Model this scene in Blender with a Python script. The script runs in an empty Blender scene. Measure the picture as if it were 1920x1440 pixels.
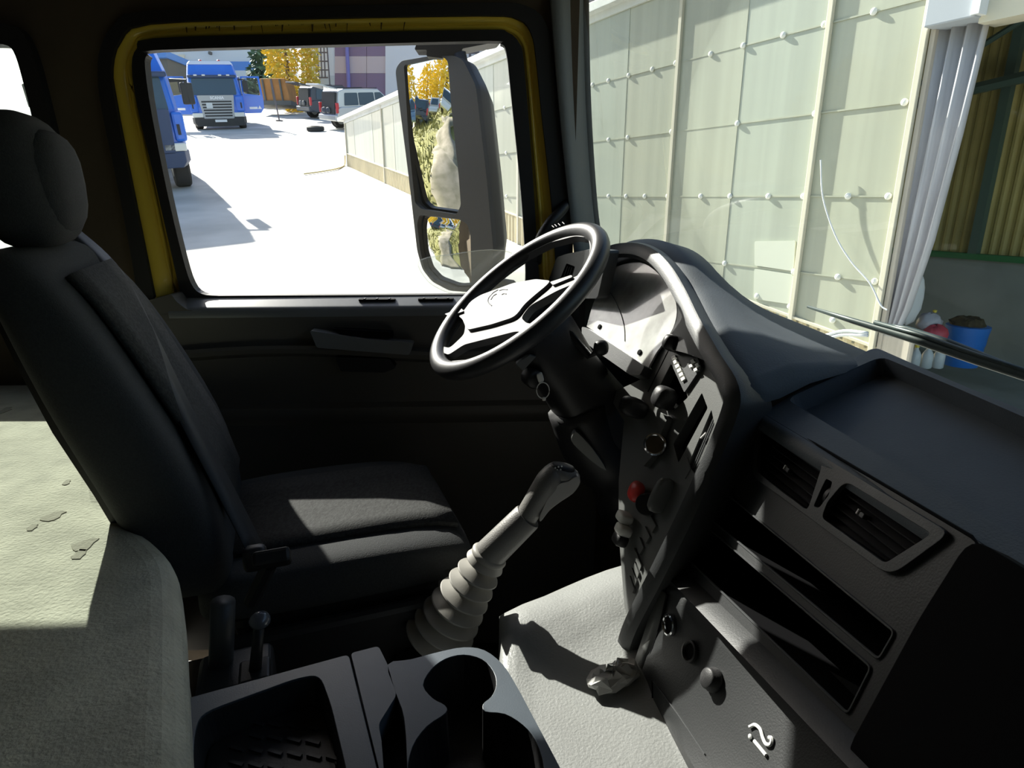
import bpy, bmesh, math, random
from mathutils import Vector as V, Matrix, geometry
random.seed(7)
SC = bpy.context.scene
COL = SC.collection
# ------------------------------------------------------------------ camera, sky, sun, exposure
F_PX = 1170.0
PITCH = math.atan(352 / 1170.0)
CP, SP = math.cos(PITCH), math.sin(PITCH)
CAM = V((0, 0, 1.0))
cam = bpy.data.cameras.new('camera')
cam.sensor_width = 36
cam.lens = 36 * F_PX / 1920
cam.clip_start = 0.02
cam.clip_end = 500
camo = bpy.data.objects.new('camera', cam)
COL.objects.link(camo)
camo.location = CAM
camo.rotation_euler = (math.pi / 2 - PITCH, 0, 0)
SC.camera = camo
SUN = V((-0.77, 1.0, 0.80)).normalized()          # direction towards the sun
sl = bpy.data.lights.new('sun', 'SUN')
sl.energy = 5.0
sl.angle = 0.0093
sl.color = (1.0, 0.96, 0.88)
so = bpy.data.objects.new('sun', sl)
COL.objects.link(so)
so.rotation_euler = SUN.to_track_quat('Z', 'Y').to_euler()
so.location = (-20, 25, 20)
wd = bpy.data.worlds.new('sky')
SC.world = wd
wd.use_nodes = True
wn = wd.node_tree
sky = wn.nodes.new('ShaderNodeTexSky')
sky.sky_type = 'NISHITA'
sky.sun_disc = False
sky.sun_elevation = math.asin(SUN.z)
sky.sun_rotation = math.atan2(SUN.x, SUN.y)
sky.air_density = 1.0
sky.dust_density = 1.5
wn.links.new(sky.outputs[0], wn.nodes['Background'].inputs[0])
wn.nodes['Background'].inputs[1].default_value = 0.085
SC.view_settings.view_transform = 'Standard'
SC.view_settings.look = 'None'
SC.view_settings.gamma = 1
SC.view_settings.use_curve_mapping = False
SC.view_settings.exposure = 1.75

# ------------------------------------------------------------------ frames
TA = math.radians(20)                              # the truck stands turned 20 degrees to the view
TL = V((-math.sin(TA), math.cos(TA), 0))           # towards the driver's door
TW = V((math.cos(TA), math.sin(TA), 0))            # towards the windscreen
TZ = V((0, 0, 1))
def T(l, w, z): return TL * l + TW * w + TZ * z
def ray(u, v):
    x = (u - 960) / F_PX; y = (720 - v) / F_PX
    return V((x, CP + y * SP, -SP + y * CP))
def on(u, v, q, n):                                # point of plane (q, n) seen at a spot of the photo
    d = ray(u, v); q = V(q); n = V(n)
    return CAM + d * ((q - CAM).dot(n) / d.dot(n))
def aty(u, v, y): return on(u, v, (0, y, 0), (0, 1, 0))
def atz(u, v, z): return on(u, v, (0, 0, z), (0, 0, 1))
def atl(u, v, l): return on(u, v, TL * l, TL)
def atw(u, v, w): return on(u, v, TW * w, TW)
class Frame:
    def __init__(s, o, ex, ey, n=None):
        s.o = V(o); s.x = V(ex).normalized(); e = V(ey)
        s.y = (e - s.x * e.dot(s.x)).normalized()
        s.n = V(n).normalized() if n is not None else s.x.cross(s.y)
        s.n = s.x.cross(s.y) * (1 if s.x.cross(s.y).dot(s.n) > 0 else -1)
    def p(s, x, y, d=0): return s.o + s.x * x + s.y * y + s.n * d
    def px(s, u, v):
        q = on(u, v, s.o, s.n) - s.o
        return (q.dot(s.x), q.dot(s.y))
    def poly(s, pts): return [s.px(u, v) for u, v in pts]

# ------------------------------------------------------------------ mesh helpers
def mk(name, verts, faces, mat, parent=None, smooth=0, bevel=0, seg=2, sub=0, solid=0, off=0):
    base = V((0, 0, 0))
    if parent is not None:
        base = V(parent.get('_o', (0, 0, 0)))
    me = bpy.data.meshes.new(name)
    me.from_pydata([tuple(V(v) - base) for v in verts], [], faces)
    bm = bmesh.new(); bm.from_mesh(me)
    bmesh.ops.remove_doubles(bm, verts=bm.verts, dist=1e-6)
    bmesh.ops.recalc_face_normals(bm, faces=bm.faces)
    bm.to_mesh(me); bm.free()
    if mat: me.materials.append(M[mat] if isinstance(mat, str) else mat)
    if smooth:
        for p in me.polygons: p.use_smooth = True
        if smooth < 180: me.set_sharp_from_angle(angle=math.radians(smooth))
    o = bpy.data.objects.new(name, me)
    COL.objects.link(o)
    if parent is not None:
        o.parent = parent
        o['_o'] = list(base)
    if solid:
        m = o.modifiers.new('solid', 'SOLIDIFY'); m.thickness = solid; m.offset = off
    if bevel:
        m = o.modifiers.new('bevel', 'BEVEL'); m.width = bevel; m.segments = seg
        m.limit_method = 'ANGLE'; m.angle_limit = math.radians(40)
    if sub:
        m = o.modifiers.new('sub', 'SUBSURF'); m.levels = sub; m.render_levels = sub
    return o
def thing(name, loc, label, cat, group=None, kind=None):
    o = bpy.data.objects.new(name, None)
    COL.objects.link(o); o.location = loc; o['_o'] = list(loc)
    o.empty_display_size = 0.05
    return tag(o, label, cat, group, kind)
def tag(o, label=None, cat=None, group=None, kind=None):
    if label: o['label'] = label
    if cat: o['category'] = cat
    if group: o['group'] = group
    if kind: o['kind'] = kind
    return o
def mjoin(*parts):
    vs, fs = [], []
    for v, f in parts:
        n = len(vs); vs += list(v); fs += [tuple(i + n for i in q) for q in f]
    return vs, fs
def box(c, ex, ey, ez):                            # half-extent vectors
    c, ex, ey, ez = V(c), V(ex), V(ey), V(ez)
    vs = [c + ex * a + ey * b + ez * d for a in (-1, 1) for b in (-1, 1) for d in (-1, 1)]
    return vs, [(0, 1, 3, 2), (4, 6, 7, 5), (0, 4, 5, 1), (2, 3, 7, 6), (0, 2, 6, 4), (1, 5, 7, 3)]
def abox(x0, x1, y0, y1, z0, z1):
    return box(((x0 + x1) / 2, (y0 + y1) / 2, (z0 + z1) / 2), ((x1 - x0) / 2, 0, 0), (0, (y1 - y0) / 2, 0), (0, 0, (z1 - z0) / 2))
def tbox(l0, l1, w0, w1, z0, z1):
    return box(T((l0 + l1) / 2, (w0 + w1) / 2, (z0 + z1) / 2), TL * (l1 - l0) / 2, TW * (w1 - w0) / 2, TZ * (z1 - z0) / 2)
def fbox(fr, x0, x1, y0, y1, d0, d1):
    return box(fr.p((x0 + x1) / 2, (y0 + y1) / 2, (d0 + d1) / 2), fr.x * (x1 - x0) / 2, fr.y * (y1 - y0) / 2, fr.n * (d1 - d0) / 2)
def loft(rings, closed=True, cap=True):
    vs = [V(p) for r in rings for p in r]; n = len(rings[0]); fs = []
    for i in range(len(rings) - 1):
        for j in range(n if closed else n - 1):
            k = (j + 1) % n
            fs.append((i * n + j, i * n + k, (i + 1) * n + k, (i + 1) * n + j))
    if cap and closed:
        fs.append(tuple(range(n))[::-1]); fs.append(tuple((len(rings) - 1) * n + j for j in range(n)))
    return vs, fs
def basis(d, up=TZ):
    d = V(d).normalized()
    a = d.cross(up)
    if a.length < 1e-3: a = d.cross(V((1, 0, 0)))
    a.normalize()
    return a, a.cross(d).normalized()
def tube(pts, r, n=10, closed=False, flat=1.0, up=TZ, cap=True):
    pts = [V(p) for p in pts]; m = len(pts); rs = r if isinstance(r, (list, tuple)) else [r] * m
    rings = []
    for i, p in enumerate(pts):
        a = pts[(i - 1) % m] if closed or i > 0 else pts[i]
        b = pts[(i + 1) % m] if closed or i < m - 1 else pts[i]
        e1, e2 = basis(b - a, up)
        rings.append([p + e1 * rs[i] * math.cos(t) + e2 * rs[i] * flat * math.sin(t) for t in [2 * math.pi * k / n for k in range(n)]])
    if closed: rings.append(rings[0])
    return loft(rings, True, cap and not closed)
def lathe(o, ax, prof, n=24, up=TZ, cap=True):     # prof = [(distance along axis, radius)]
    o, ax = V(o), V(ax).normalized(); e1, e2 = basis(ax, up)
    return loft([[o + ax * t + (e1 * math.cos(a) + e2 * math.sin(a)) * max(r, 1e-5) for a in [2 * math.pi * k / n for k in range(n)]] for t, r in prof], True, cap)
def spline(pts, n=6, closed=False):
    pts = [V(p) for p in pts]; m = len(pts); out = []
    for i in range(m if closed else m - 1):
        p1, p2 = pts[i], pts[(i + 1) % m]
        p0 = pts[i - 1] if closed or i > 0 else p1 * 2 - p2
        p3 = pts[(i + 2) % m] if closed or i + 2 < m else p2 * 2 - p1
        for k in range(n):
            t = k / n
            out.append(0.5 * ((2 * p1) + (p2 - p0) * t + (2 * p0 - 5 * p1 + 4 * p2 - p3) * t * t + (3 * p1 - p0 - 3 * p2 + p3) * t ** 3))
    if not closed: out.append(pts[-1])
    return out
def spl2(pts, n=5, closed=True):
    return [(p.x, p.y) for p in spline([(a, b, 0) for a, b in pts], n, closed)]
def rnd(poly, r, n=4):                             # polygon with rounded corners
    out = []; m = len(poly)
    for i in range(m):
        p = V((*poly[i], 0)); a = V((*poly[i - 1], 0)); b = V((*poly[(i + 1) % m], 0))
        ra = min(r, (a - p).length * .45); rb = min(r, (b - p).length * .45)
        q0 = p + (a - p).normalized() * ra; q1 = p + (b - p).normalized() * rb
        for k in range(n + 1):
            t = k / n
            q = q0 * (1 - t) ** 2 + p * 2 * t * (1 - t) + q1 * t * t
            out.append((q.x, q.y))
    return out
def plate(fr, outline, holes=(), d0=0.0, d1=-0.01, floors=None):
    """flat plate in frame fr from height d1 (back) to d0 (front) with holes; floors: depth of a bottom for each hole"""
    loops = [outline] + list(holes)
    flat = [q for lp in loops for q in lp]
    tris = geometry.tessellate_polygon([[V((x, y, 0)) for x, y in lp] for lp in loops])
    n = len(flat)
    vs = [fr.p(x, y, d0) for x, y in flat] + [fr.p(x, y, d1) for x, y in flat]
    fs = [tuple(t) for t in tris] + [tuple(i + n for i in t) for t in tris]
    k = 0
    for lp in loops:
        m = len(lp)
        for i in range(m):
            a, b = k + i, k + (i + 1) % m
            fs.append((a, b, b + n, a + n))
        k += m
    return vs, fs
def pit(fr, hole, d0, d1, shrink=1.0):             # walls and bottom of a recess
    cx = sum(q[0] for q in hole) / len(hole); cy = sum(q[1] for q in hole) / len(hole)
    top = [fr.p(x, y, d0) for x, y in hole]
    bot = [fr.p(cx + (x - cx) * shrink, cy + (y - cy) * shrink, d1) for x, y in hole]
    vs, fs = loft([top, bot], True, False)
    n = len(hole)
    tris = geometry.tessellate_polygon([[V((x, y, 0)) for x, y in hole]])
    fs += [tuple(n + i for i in t) for t in tris]
    return vs, fs
def circ(x, y, r, n=20, ry=None):
    return [(x + r * math.cos(2 * math.pi * k / n), y + (ry or r) * math.sin(2 * math.pi * k / n)) for k in range(n)]
def cushion(c, ex, ey, ez, p=4.0, n=16, taper=None):  # superellipsoid with half axes ex, ey, ez
    c, ex, ey, ez = V(c), V(ex), V(ey), V(ez); rings = []
    sg = lambda a: math.copysign(abs(a) ** (2 / p), a)
    for i in range(n + 1):
        ph = -math.pi / 2 + math.pi * i / n
        cz = sg(math.sin(ph)); cr = max(abs(math.cos(ph)) ** (2 / p), 1e-4)
        k = 1 if taper is None else 1 + taper * cz
        rings.append([c + ez * cz + (ex * sg(math.cos(t)) + ey * sg(math.sin(t))) * cr * k for t in [2 * math.pi * j / (2 * n) for j in range(2 * n)]])
    return loft(rings, True, True)
def gridsurf(rows):
    n = len(rows[0]); vs = [V(p) for r in rows for p in r]
    return vs, [(i * n + j, i * n + j + 1, (i + 1) * n + j + 1, (i + 1) * n + j) for i in range(len(rows) - 1) for j in range(n - 1)]
def copyobj(o, parent, delta):
    c = o.copy(); COL.objects.link(c); c.parent = parent; c.location = V(o.location) + V(delta)
    return c
def textmesh(name, s, fr, size, mat, parent, d=0.002, ext=0.0008, align='CENTER', bold=0.0):
    cu = bpy.data.curves.new(name, 'FONT'); cu.body = s; cu.size = size; cu.extrude = ext; cu.offset = bold
    cu.align_x = align; cu.align_y = 'CENTER'; cu.resolution_u = 2
    to = bpy.data.objects.new(name, cu); COL.objects.link(to)
    me = bpy.data.meshes.new_from_object(to.evaluated_get(bpy.context.evaluated_depsgraph_get()))
    vs = [fr.p(v.co.x, v.co.y, d + v.co.z) for v in me.vertices]; fs = [tuple(p.vertices) for p in me.polygons]
    bpy.data.objects.remove(to); bpy.data.curves.remove(cu); bpy.data.meshes.remove(me)
    return mk(name, vs, fs, mat, parent)

# ------------------------------------------------------------------ materials
M = {}
def mat(name, col, rough=.5, metal=0, bump=0, bscale=200, var=0, vscale=6, col2=None, spec=.5, coat=0, stretch=(1, 1, 1), detail=4, sheen=0):
    m = bpy.data.materials.new(name); m.use_nodes = True; M[name] = m
    nt = m.node_tree; b = nt.nodes['Principled BSDF']
    b.inputs['Base Color'].default_value = (*col, 1); b.inputs['Roughness'].default_value = rough
    b.inputs['Metallic'].default_value = metal; b.inputs['Specular IOR Level'].default_value = spec
    b.inputs['Coat Weight'].default_value = coat; b.inputs['Sheen Weight'].default_value = sheen
    tc = nt.nodes.new('ShaderNodeTexCoord'); mp = nt.nodes.new('ShaderNodeMapping')
    mp.inputs['Scale'].default_value = stretch
    nt.links.new(tc.outputs['Object'], mp.inputs[0])
    if var or col2:
        nz = nt.nodes.new('ShaderNodeTexNoise'); nz.inputs['Scale'].default_value = vscale; nz.inputs['Detail'].default_value = detail
        nt.links.new(mp.outputs[0], nz.inputs['Vector'])
        rp = nt.nodes.new('ShaderNodeValToRGB')
        c2 = col2 or tuple(c * (1 - var) for c in col)
        rp.color_ramp.elements[0].position = .35; rp.color_ramp.elements[1].position = .65
        rp.color_ramp.elements[0].color = (*c2, 1); rp.color_ramp.elements[1].color = (*col, 1)
        nt.links.new(nz.outputs['Fac'], rp.inputs[0]); nt.links.new(rp.outputs[0], b.inputs['Base Color'])
    if bump:
        n2 = nt.nodes.new('ShaderNodeTexNoise'); n2.inputs['Scale'].default_value = bscale; n2.inputs['Detail'].default_value = 3
        nt.links.new(tc.outputs['Object'], n2.inputs['Vector'])
        bp = nt.nodes.new('ShaderNodeBump'); bp.inputs['Strength'].default_value = bump; bp.inputs['Distance'].default_value = .002
        nt.links.new(n2.outputs['Fac'], bp.inputs['Height']); nt.links.new(bp.outputs[0], b.inputs['Normal'])
    return m
def glassmat(name, tint, refl=.06, haze=.0, hazecol=(.7, .72, .68)):
    m = bpy.data.materials.new(name); m.use_nodes = True; M[name] = m
    nt = m.node_tree; nt.nodes.remove(nt.nodes['Principled BSDF']); out = nt.nodes['Material Output']
    tr = nt.nodes.new('ShaderNodeBsdfTransparent'); tr.inputs[0].default_value = (*tint, 1)
    gl = nt.nodes.new('ShaderNodeBsdfGlossy'); gl.inputs['Roughness'].default_value = .02
    df = nt.nodes.new('ShaderNodeBsdfDiffuse'); df.inputs[0].default_value = (*hazecol, 1)
    lw = nt.nodes.new('ShaderNodeLayerWeight'); lw.inputs['Blend'].default_value = .35
    mt = nt.nodes.new('ShaderNodeMath'); mt.operation = 'MULTIPLY_ADD'; mt.inputs[1].default_value = .35; mt.inputs[2].default_value = refl
    nt.links.new(lw.outputs['Fresnel'], mt.inputs[0])
    nz = nt.nodes.new('ShaderNodeTexNoise'); nz.inputs['Scale'].default_value = 5; nz.inputs['Detail'].default_value = 6
    tc = nt.nodes.new('ShaderNodeTexCoord'); nt.links.new(tc.outputs['Object'], nz.inputs['Vector'])
    mh = nt.nodes.new('ShaderNodeMath'); mh.operation = 'MULTIPLY'; mh.inputs[1].default_value = haze * 2
    nt.links.new(nz.outputs['Fac'], mh.inputs[0])
    m1 = nt.nodes.new('ShaderNodeMixShader'); m2 = nt.nodes.new('ShaderNodeMixShader')
    nt.links.new(mt.outputs[0], m1.inputs[0]); nt.links.new(tr.outputs[0], m1.inputs[1]); nt.links.new(gl.outputs[0], m1.inputs[2])
    nt.links.new(mh.outputs[0], m2.inputs[0]); nt.links.new(m1.outputs[0], m2.inputs[1]); nt.links.new(df.outputs[0], m2.inputs[2])
    nt.links.new(m2.outputs[0], out.inputs[0])
    return m
mat('plastic_black', (.012, .012, .013), .5, bump=.12, bscale=500)
mat('plastic_dark', (.022, .022, .023), .5, bump=.15, bscale=420)
mat('plastic_grey', (.05, .053, .055), .48, bump=.15, bscale=420)
mat('module_plastic', (.026, .028, .029), .5, bump=.15, bscale=420)  # kept darker than the plastic, standing in for shade on the module
mat('plastic_panel', (.12, .125, .12), .45, bump=.12, bscale=420)
mat('dash_top', (.10, .118, .135), .62, bump=.2, bscale=350, var=.25, vscale=5)
mat('console_plastic', (.085, .105, .125), .38, bump=.08, bscale=600, var=.2, vscale=9)
mat('door_plastic', (.115, .108, .095), .5, bump=.15, bscale=420)
mat('sill_plastic', (.20, .21, .22), .32, bump=.05, bscale=500)
mat('headliner', (.11, .082, .052), .9, bump=.3, bscale=300, var=.3, vscale=4)
mat('rubber', (.018, .017, .017), .6)
mat('pillar_trim', (.17, .18, .175), .6, bump=.15, bscale=300)
mat('yellow_paint', (.92, .66, .08), .3, spec=.6, coat=.4)
mat('rust_stain', (.10, .055, .015), .8)
mat('seat_fabric', (.034, .037, .039), .92, bump=.5, bscale=500, var=.25, vscale=300)
mat('seat_centre', (.040, .042, .041), .92, bump=.6, bscale=260, var=.5, vscale=180, stretch=(1, .5, 1))
mat('belt', (.02, .022, .026), .55)
mat('leather', (.032, .032, .034), .4, bump=.1, bscale=600)
mat('wheel_plastic', (.085, .085, .09), .62, bump=.06, bscale=600)
mat('carpet', (.56, .545, .43), .97, bump=1.0, bscale=170, var=.22, vscale=16, detail=8)
mat('carpet_stain', (.36, .345, .27), 1.0, bump=.8, bscale=170)
mat('vinyl_floor', (.30, .31, .30), .42, bump=.45, bscale=240, var=.12, vscale=10)
mat('rubber_boot', (.34, .33, .30), .5, bump=.05, bscale=300)
mat('shift_leather', (.20, .195, .185), .42, bump=.3, bscale=420)
mat('shift_insert', (.42, .41, .39), .4)
mat('lever_ball', (.10, .11, .13), .25, coat=.5)
mat('chrome', (.75, .76, .78), .12, 1)
mat('white_plastic', (.72, .72, .68), .4)
mat('red_plastic', (.75, .06, .05), .35)
mat('lens_glare_film', (.62, .64, .60), .22, vscale=14, col2=(.34, .33, .31), coat=1, detail=7, spec=1.0)  # dusty film, with the glare on the lens put into its pale colour
mat('black_slot', (.006, .006, .007), .8, spec=.08)  # near-black and dull: shade inside shelves and slots put into the colour
mat('mark_white', (.75, .76, .74), .6)
mat('mark_dark', (.16, .17, .18), .5)
mat('mirror', (.93, .95, .94), .0, 1)
mat('mirror_shell', (.016, .016, .017), .5)
mat('clear_wrap', (.62, .62, .60), .18, coat=.6)
glassmat('side_glass', (.97, .98, .975), .02, .012)
glassmat('windscreen_glass', (.86, .92, .87), .03, .065)
glassmat('dusty_glass', (.85, .9, .88), .03, .12)
glassmat('reflection_glass', (.93, .95, .94), .05, .06)
# outdoors
mat('concrete', (.60, .58, .53), .9, bump=.4, bscale=8, var=.30, vscale=.7, detail=8)
mat('sheet', (.45, .48, .40), .35, var=.12, vscale=1.3, stretch=(6, 6, .15), coat=.3)
mat('sheet_b', (.47, .48, .38), .35, var=.14, vscale=1.1, stretch=(6, 6, .15), coat=.3)
mat('cream_paint', (.70, .65, .52), .5)
mat('corrugated_cream', (.74, .64, .42), .5, var=.12, vscale=3)
mat('eaves_white', (.85, .86, .84), .5, var=.15, vscale=3)
mat('rivet_white', (.86, .86, .82), .45)
mat('patch_white', (.62, .64, .54), .5)
mat('curtain', (.62, .60, .62), .6, var=.2, vscale=4, stretch=(5, 5, .4))
mat('curtain_beige', (.62, .55, .46), .6, var=.2, vscale=4, stretch=(5, 5, .4))
mat('olive_sheet', (.55, .47, .17), .5, var=.2, vscale=2)
mat('green_steel', (.09, .16, .14), .5)
mat('green_rail', (.03, .22, .08), .5)
mat('shed_grey', (.30, .35, .35), .8, var=.25, vscale=1.5)
mat('shed_roof', (.06, .06, .055), .8)
mat('barrel_blue', (.02, .18, .62), .4)
mat('rubbish', (.09, .07, .03), .9, var=.6, vscale=20)
mat('bag_grey', (.45, .45, .50), .4)
mat('bag_red', (.55, .07, .10), .4)
mat('bottle', (.62, .66, .66), .2)
mat('bottle_cap', (.75, .6, .08), .4)
mat('truck_blue', (.02, .16, .72), .25, coat=.6)
mat('truck_navy', (.035, .06, .13), .5)
mat('truck_silver', (.42, .44, .45), .35)
mat('truck_black', (.03, .032, .034), .6)
mat('truck_glass', (.05, .085, .12), .12, spec=.3)
mat('truck_lamp', (.75, .76, .72), .15)
mat('truck_white', (.85, .86, .88), .3)
mat('tyre', (.03, .03, .03), .85)
mat('car_silver', (.55, .57, .58), .25, .3, coat=.5)
mat('car_dark', (.05, .06, .08), .3)
mat('car_white', (.78, .80, .82), .3)
mat('car_blue', (.12, .22, .36), .3)
mat('tail_red', (.6, .04, .05), .3)
mat('wall_white', (.80, .81, .82), .7)
mat('wall_grey', (.62, .66, .68), .7)
mat('box_grey', (.42, .45, .50), .7)
mat('stripe_blue', (.10, .25, .62), .6)
mat('clad_purple', (.30, .19, .27), .6)
mat('clad_pink', (.72, .55, .52), .6)
mat('clad_white', (.86, .80, .78), .6)
mat('pipe_violet', (.25, .22, .55), .5)
mat('window_dark', (.10, .13, .22), .2)
mat('ladder_steel', (.14, .12, .13), .6)
mat('container_orange', (.50, .22, .06), .6, var=.2, vscale=2)
mat('dark_shed', (.13, .13, .12), .7)
mat('spruce', (.09, .17, .10), .8, var=.4, vscale=3)
mat('birch_leaf', (.80, .60, .07), .7, var=.25, vscale=3)
mat('bark', (.16, .12, .08), .9)
mat('grass', (.30, .28, .08), .95, var=.4, vscale=1.5, detail=8)
mat('sand', (.34, .29, .21), .95, bump=.5, bscale=5, vscale=1.6, detail=9, col2=(.17, .15, .09))
mat('hose_white', (.80, .82, .84), .4)
mat('hose_yellow', (.72, .60, .30), .5)
mat('wiper', (.03, .045, .045), .45)
# ------------------------------------------------------------------ cab shell (the setting)
def struct(name, mesh, m, label, **k):
    o = mk(name, mesh[0], mesh[1], m, **k); return tag(o, label, None, None, 'structure')
DP = Frame((0, 1.72, 0), (1, .03, 0), (0, 0, 1), (0, -1, 0))       # plane of the driver's door
seal_out = [(262, 620), (262, 545), (233, 379), (198, 210), (190, 140), (196, 90), (222, 48), (275, 24), (560, 16), (900, 8), (985, 14), (1022, 45), (1035, 110), (1050, 250), (1066, 400), (1074, 520), (1078, 620)]
yel_out = [(306, 620), (294, 555), (247, 321), (222, 190), (215, 130), (231, 78), (285, 47), (560, 38), (900, 32), (968, 38), (994, 62), (1004, 110), (1014, 210), (1034, 390), (1042, 520), (1046, 620)]
blk_out = [(356, 620), (341, 545), (294, 336), (262, 200), (252, 125), (262, 92), (292, 74), (560, 66), (900, 58), (950, 62), (974, 84), (982, 120), (996, 294), (1005, 435), (1010, 520), (1012, 620)]
gls_out = [(460, 553), (410, 553), (380, 549), (362, 530), (346, 480), (320, 370), (290, 220), (277, 130), (280, 106), (298, 96), (600, 87), (915, 79), (938, 84), (949, 99), (958, 180), (975, 346), (982, 440), (985, 510), (982, 540), (968, 550), (920, 551)]
rear_seal = [(-300, 46), (36, 48), (61, 70), (80, 120), (112, 250), (150, 420), (165, 560), (148, 598), (-300, 604)]
rear_glass = [(-270, 82), (26, 86), (42, 102), (70, 208), (108, 400), (126, 520), (112, 558), (-270, 566)]
PO = lambda q, n=3: spl2(DP.poly(q), n)
d_seal, d_yel, d_blk, d_gls = PO(seal_out), PO(yel_out), PO(blk_out), PO(gls_out)
r_seal, r_gls = rnd(DP.poly(rear_seal), .05), rnd(DP.poly(rear_glass), .04)
hole1 = spl2([(x * .985, 1.0 + (y - 1.0) * .985) for x, y in d_seal], 1)
hole1 = d_seal
hole2 = [(x, y) for x, y in r_gls]
struct('wall_left', plate(DP, [(-2.75, -.45), (.45, -.45), (.45, .70), (.165, .70), (.165, 1.66), (-2.75, 1.66)], [hole1, rnd(DP.poly([(-285, 66), (32, 68), (50, 90), (74, 160), (128, 410), (146, 545), (134, 580), (-285, 585)]), .04)], 0, -.045), 'headliner', 'dark brown cab side lining around the driver door')
struct('ceiling', tbox(-.6, 2.05, -1.42, .86, 1.62, 1.68), 'headliner', 'dark headliner over the cab')
struct('wall_back', tbox(-.6, 2.6, -1.42, -1.36, -.45, 1.66), 'headliner', 'dark rear wall lining behind the bunk')
RW = Frame(T(-.58, 0, 0), TW, TZ, TL)
struct('wall_right', plate(RW, [(-1.42, -.45), (.95, -.45), (.95, 1.66), (-1.42, 1.66)], [], 0, -.05), 'headliner', 'unseen passenger side of the cab, closed without its window to keep light out')  # unseen side, its window left out to keep the cab dark
#w3 = thing('window_3', RW.p(.3, .75), 'passenger side door window behind the viewpoint', None, None, 'structure')
#mk('pane', *plate(RW, rnd([(-.22, .76), (.77, .72), (.68, 1.42), (-.18, 1.42)], .08), [], -.02, -.026), 'side_glass', w3)
struct('wall_front', tbox(-.6, 1.72, .93, 1.0, -.45, .70), 'plastic_black', 'firewall under the dashboard')
struct('floor', tbox(-.6, 1.85, -1.4, 1.0, -.45, -.38), 'plastic_black', 'dark cab floor in the footwell')
# windscreen
def WS(l, z): return 1.02 - .20 * ((l - .6) / 1.02) ** 2 - .10 * (z - .75)
ws = thing('window_2', T(.6, 1.0, .72), 'large tinted windscreen above the dashboard', None, None, 'structure')
rows = [[T(l, WS(l, z), z) for l in [-.56 + 2.2 * i / 24 for i in range(25)]] for z in [.66 + .96 * j / 8 for j in range(9)]]
mk('pane', *gridsurf(rows), 'windscreen_glass', ws, smooth=180)
pil = [(1096, -60), (1097, 60), (1101, 200), (1108, 320), (1116, 410), (1128, 480), (1140, 540)]
pts = spline([atl(u, v, 1.60) for u, v in pil], 5)
mk('seal', *tube(pts, .011, 10), 'rubber', ws, smooth=180)
left = spline([DP.p(*DP.px(u, v), .01) for u, v in [(1028, -60), (1036, 60), (1048, 200), (1060, 320), (1070, 410), (1078, 480), (1084, 560)]], 5)
midp = [a.lerp(b, .55) + V((-.02, -.035, 0)) for a, b in zip(left, pts)]
mid2 = [a.lerp(b, .15) + V((-.012, -.028, 0)) for a, b in zip(left, pts)]
tp = mk('trim_1', *gridsurf([left, mid2, midp, pts]), 'pillar_trim', None, smooth=180, solid=.006)
tag(tp, 'grey plastic trim on the pillar beside the windscreen', None, None, 'structure')
# outer skin that closes the cab corners
mk_sk = mk('trim_2', *mjoin(tbox(-.6, 1.72, .80, .98, 1.56, 1.66)), 'headliner'); tag(mk_sk, 'dark header above the windscreen', None, None, 'structure')
# ------------------------------------------------------------------ driver's door
dr = thing('door_1', DP.p(-.4, -.38), 'driver door with yellow painted window frame and dark lining', None, None, 'structure')
mk('outer_seal', *plate(DP, d_seal, [d_yel], .016, -.03), 'rubber', dr, bevel=.008)
yf = mk('frame', *loft([[DP.p(x, y, d) for x, y in q] for q, d in ((d_yel, .004), ([(a[0] * .6 + b[0] * .4, a[1] * .6 + b[1] * .4) for a, b in zip(d_yel, d_blk)], -.012), (d_blk, -.016))], True, False), 'yellow_paint', dr, smooth=30, solid=.004)
ridge = [DP.p(x, y, -.012) for x, y in spl2([((a[0] * .35 + b[0] * .65), (a[1] * .35 + b[1] * .65)) for a, b in zip(DP.poly(yel_out), DP.poly(blk_out))], 4)][:-4]
mk('rib', *tube(ridge, .006, 8), 'yellow_paint', yf, smooth=180)
for i in range(26):                                                 # dark runs on the top of the frame
    u = 330 + 440 * random.random(); a = DP.px(u, 41 - .013 * (u - 300)); b = DP.px(u + random.uniform(-4, 5), 41 + random.uniform(8, 24) - .013 * (u - 300))
    wdt = random.uniform(.001, .0035)
    mk('stain', [DP.p(a[0] - wdt, a[1], -.003), DP.p(a[0] + wdt, a[1], -.003), DP.p(b[0] + wdt * .4, b[1], -.003), DP.p(b[0] - wdt * .4, b[1], -.003)], [(0, 1, 2, 3)], 'rust_stain', yf)
mk('window_seal', *plate(DP, d_blk, [d_gls], .012, -.016), 'rubber', dr, bevel=.006)
mk('pane', *plate(DP, d_blk, [], -.010, -.013), 'side_glass', dr)
_z0 = DP.px(400, 556); _z1 = DP.px(850, 552)
def zs(x): return _z0[1] + (x - _z0[0]) * (_z1[1] - _z0[1]) / (_z1[0] - _z0[0]) + .006
def door_prof(x, prof): return [DP.p(x, zs(x) - .752 + z, d) for d, z in prof]
prof = [(-.01, .746), (.012, .742), (.056, .725), (.066, .720), (.070, .710), (.066, .69), (.058, .63), (.060, .612), (.094, .607), (.100, .599), (.096, .586), (.064, .57), (.052, .50), (.052, .455), (.07, .445), (.075, .43), (.07, .41), (.052, .39), (.05, -.36)]
xs = [-1.02 + (.25 + 1.02) * i / 16 for i in range(17)]
rows = [[DP.p(x, z - .752 + zs(x) + (.022 * math.sin(math.pi * max(0, min(1, (x + 1.0) / .75))) if .56 < z < .61 else 0), d) for d, z in prof] for x in xs]
sp = [(.010, .7455), (.012, .7445), (.058, .728), (.067, .723), (.0715, .714), (.0695, .700)]
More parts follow.
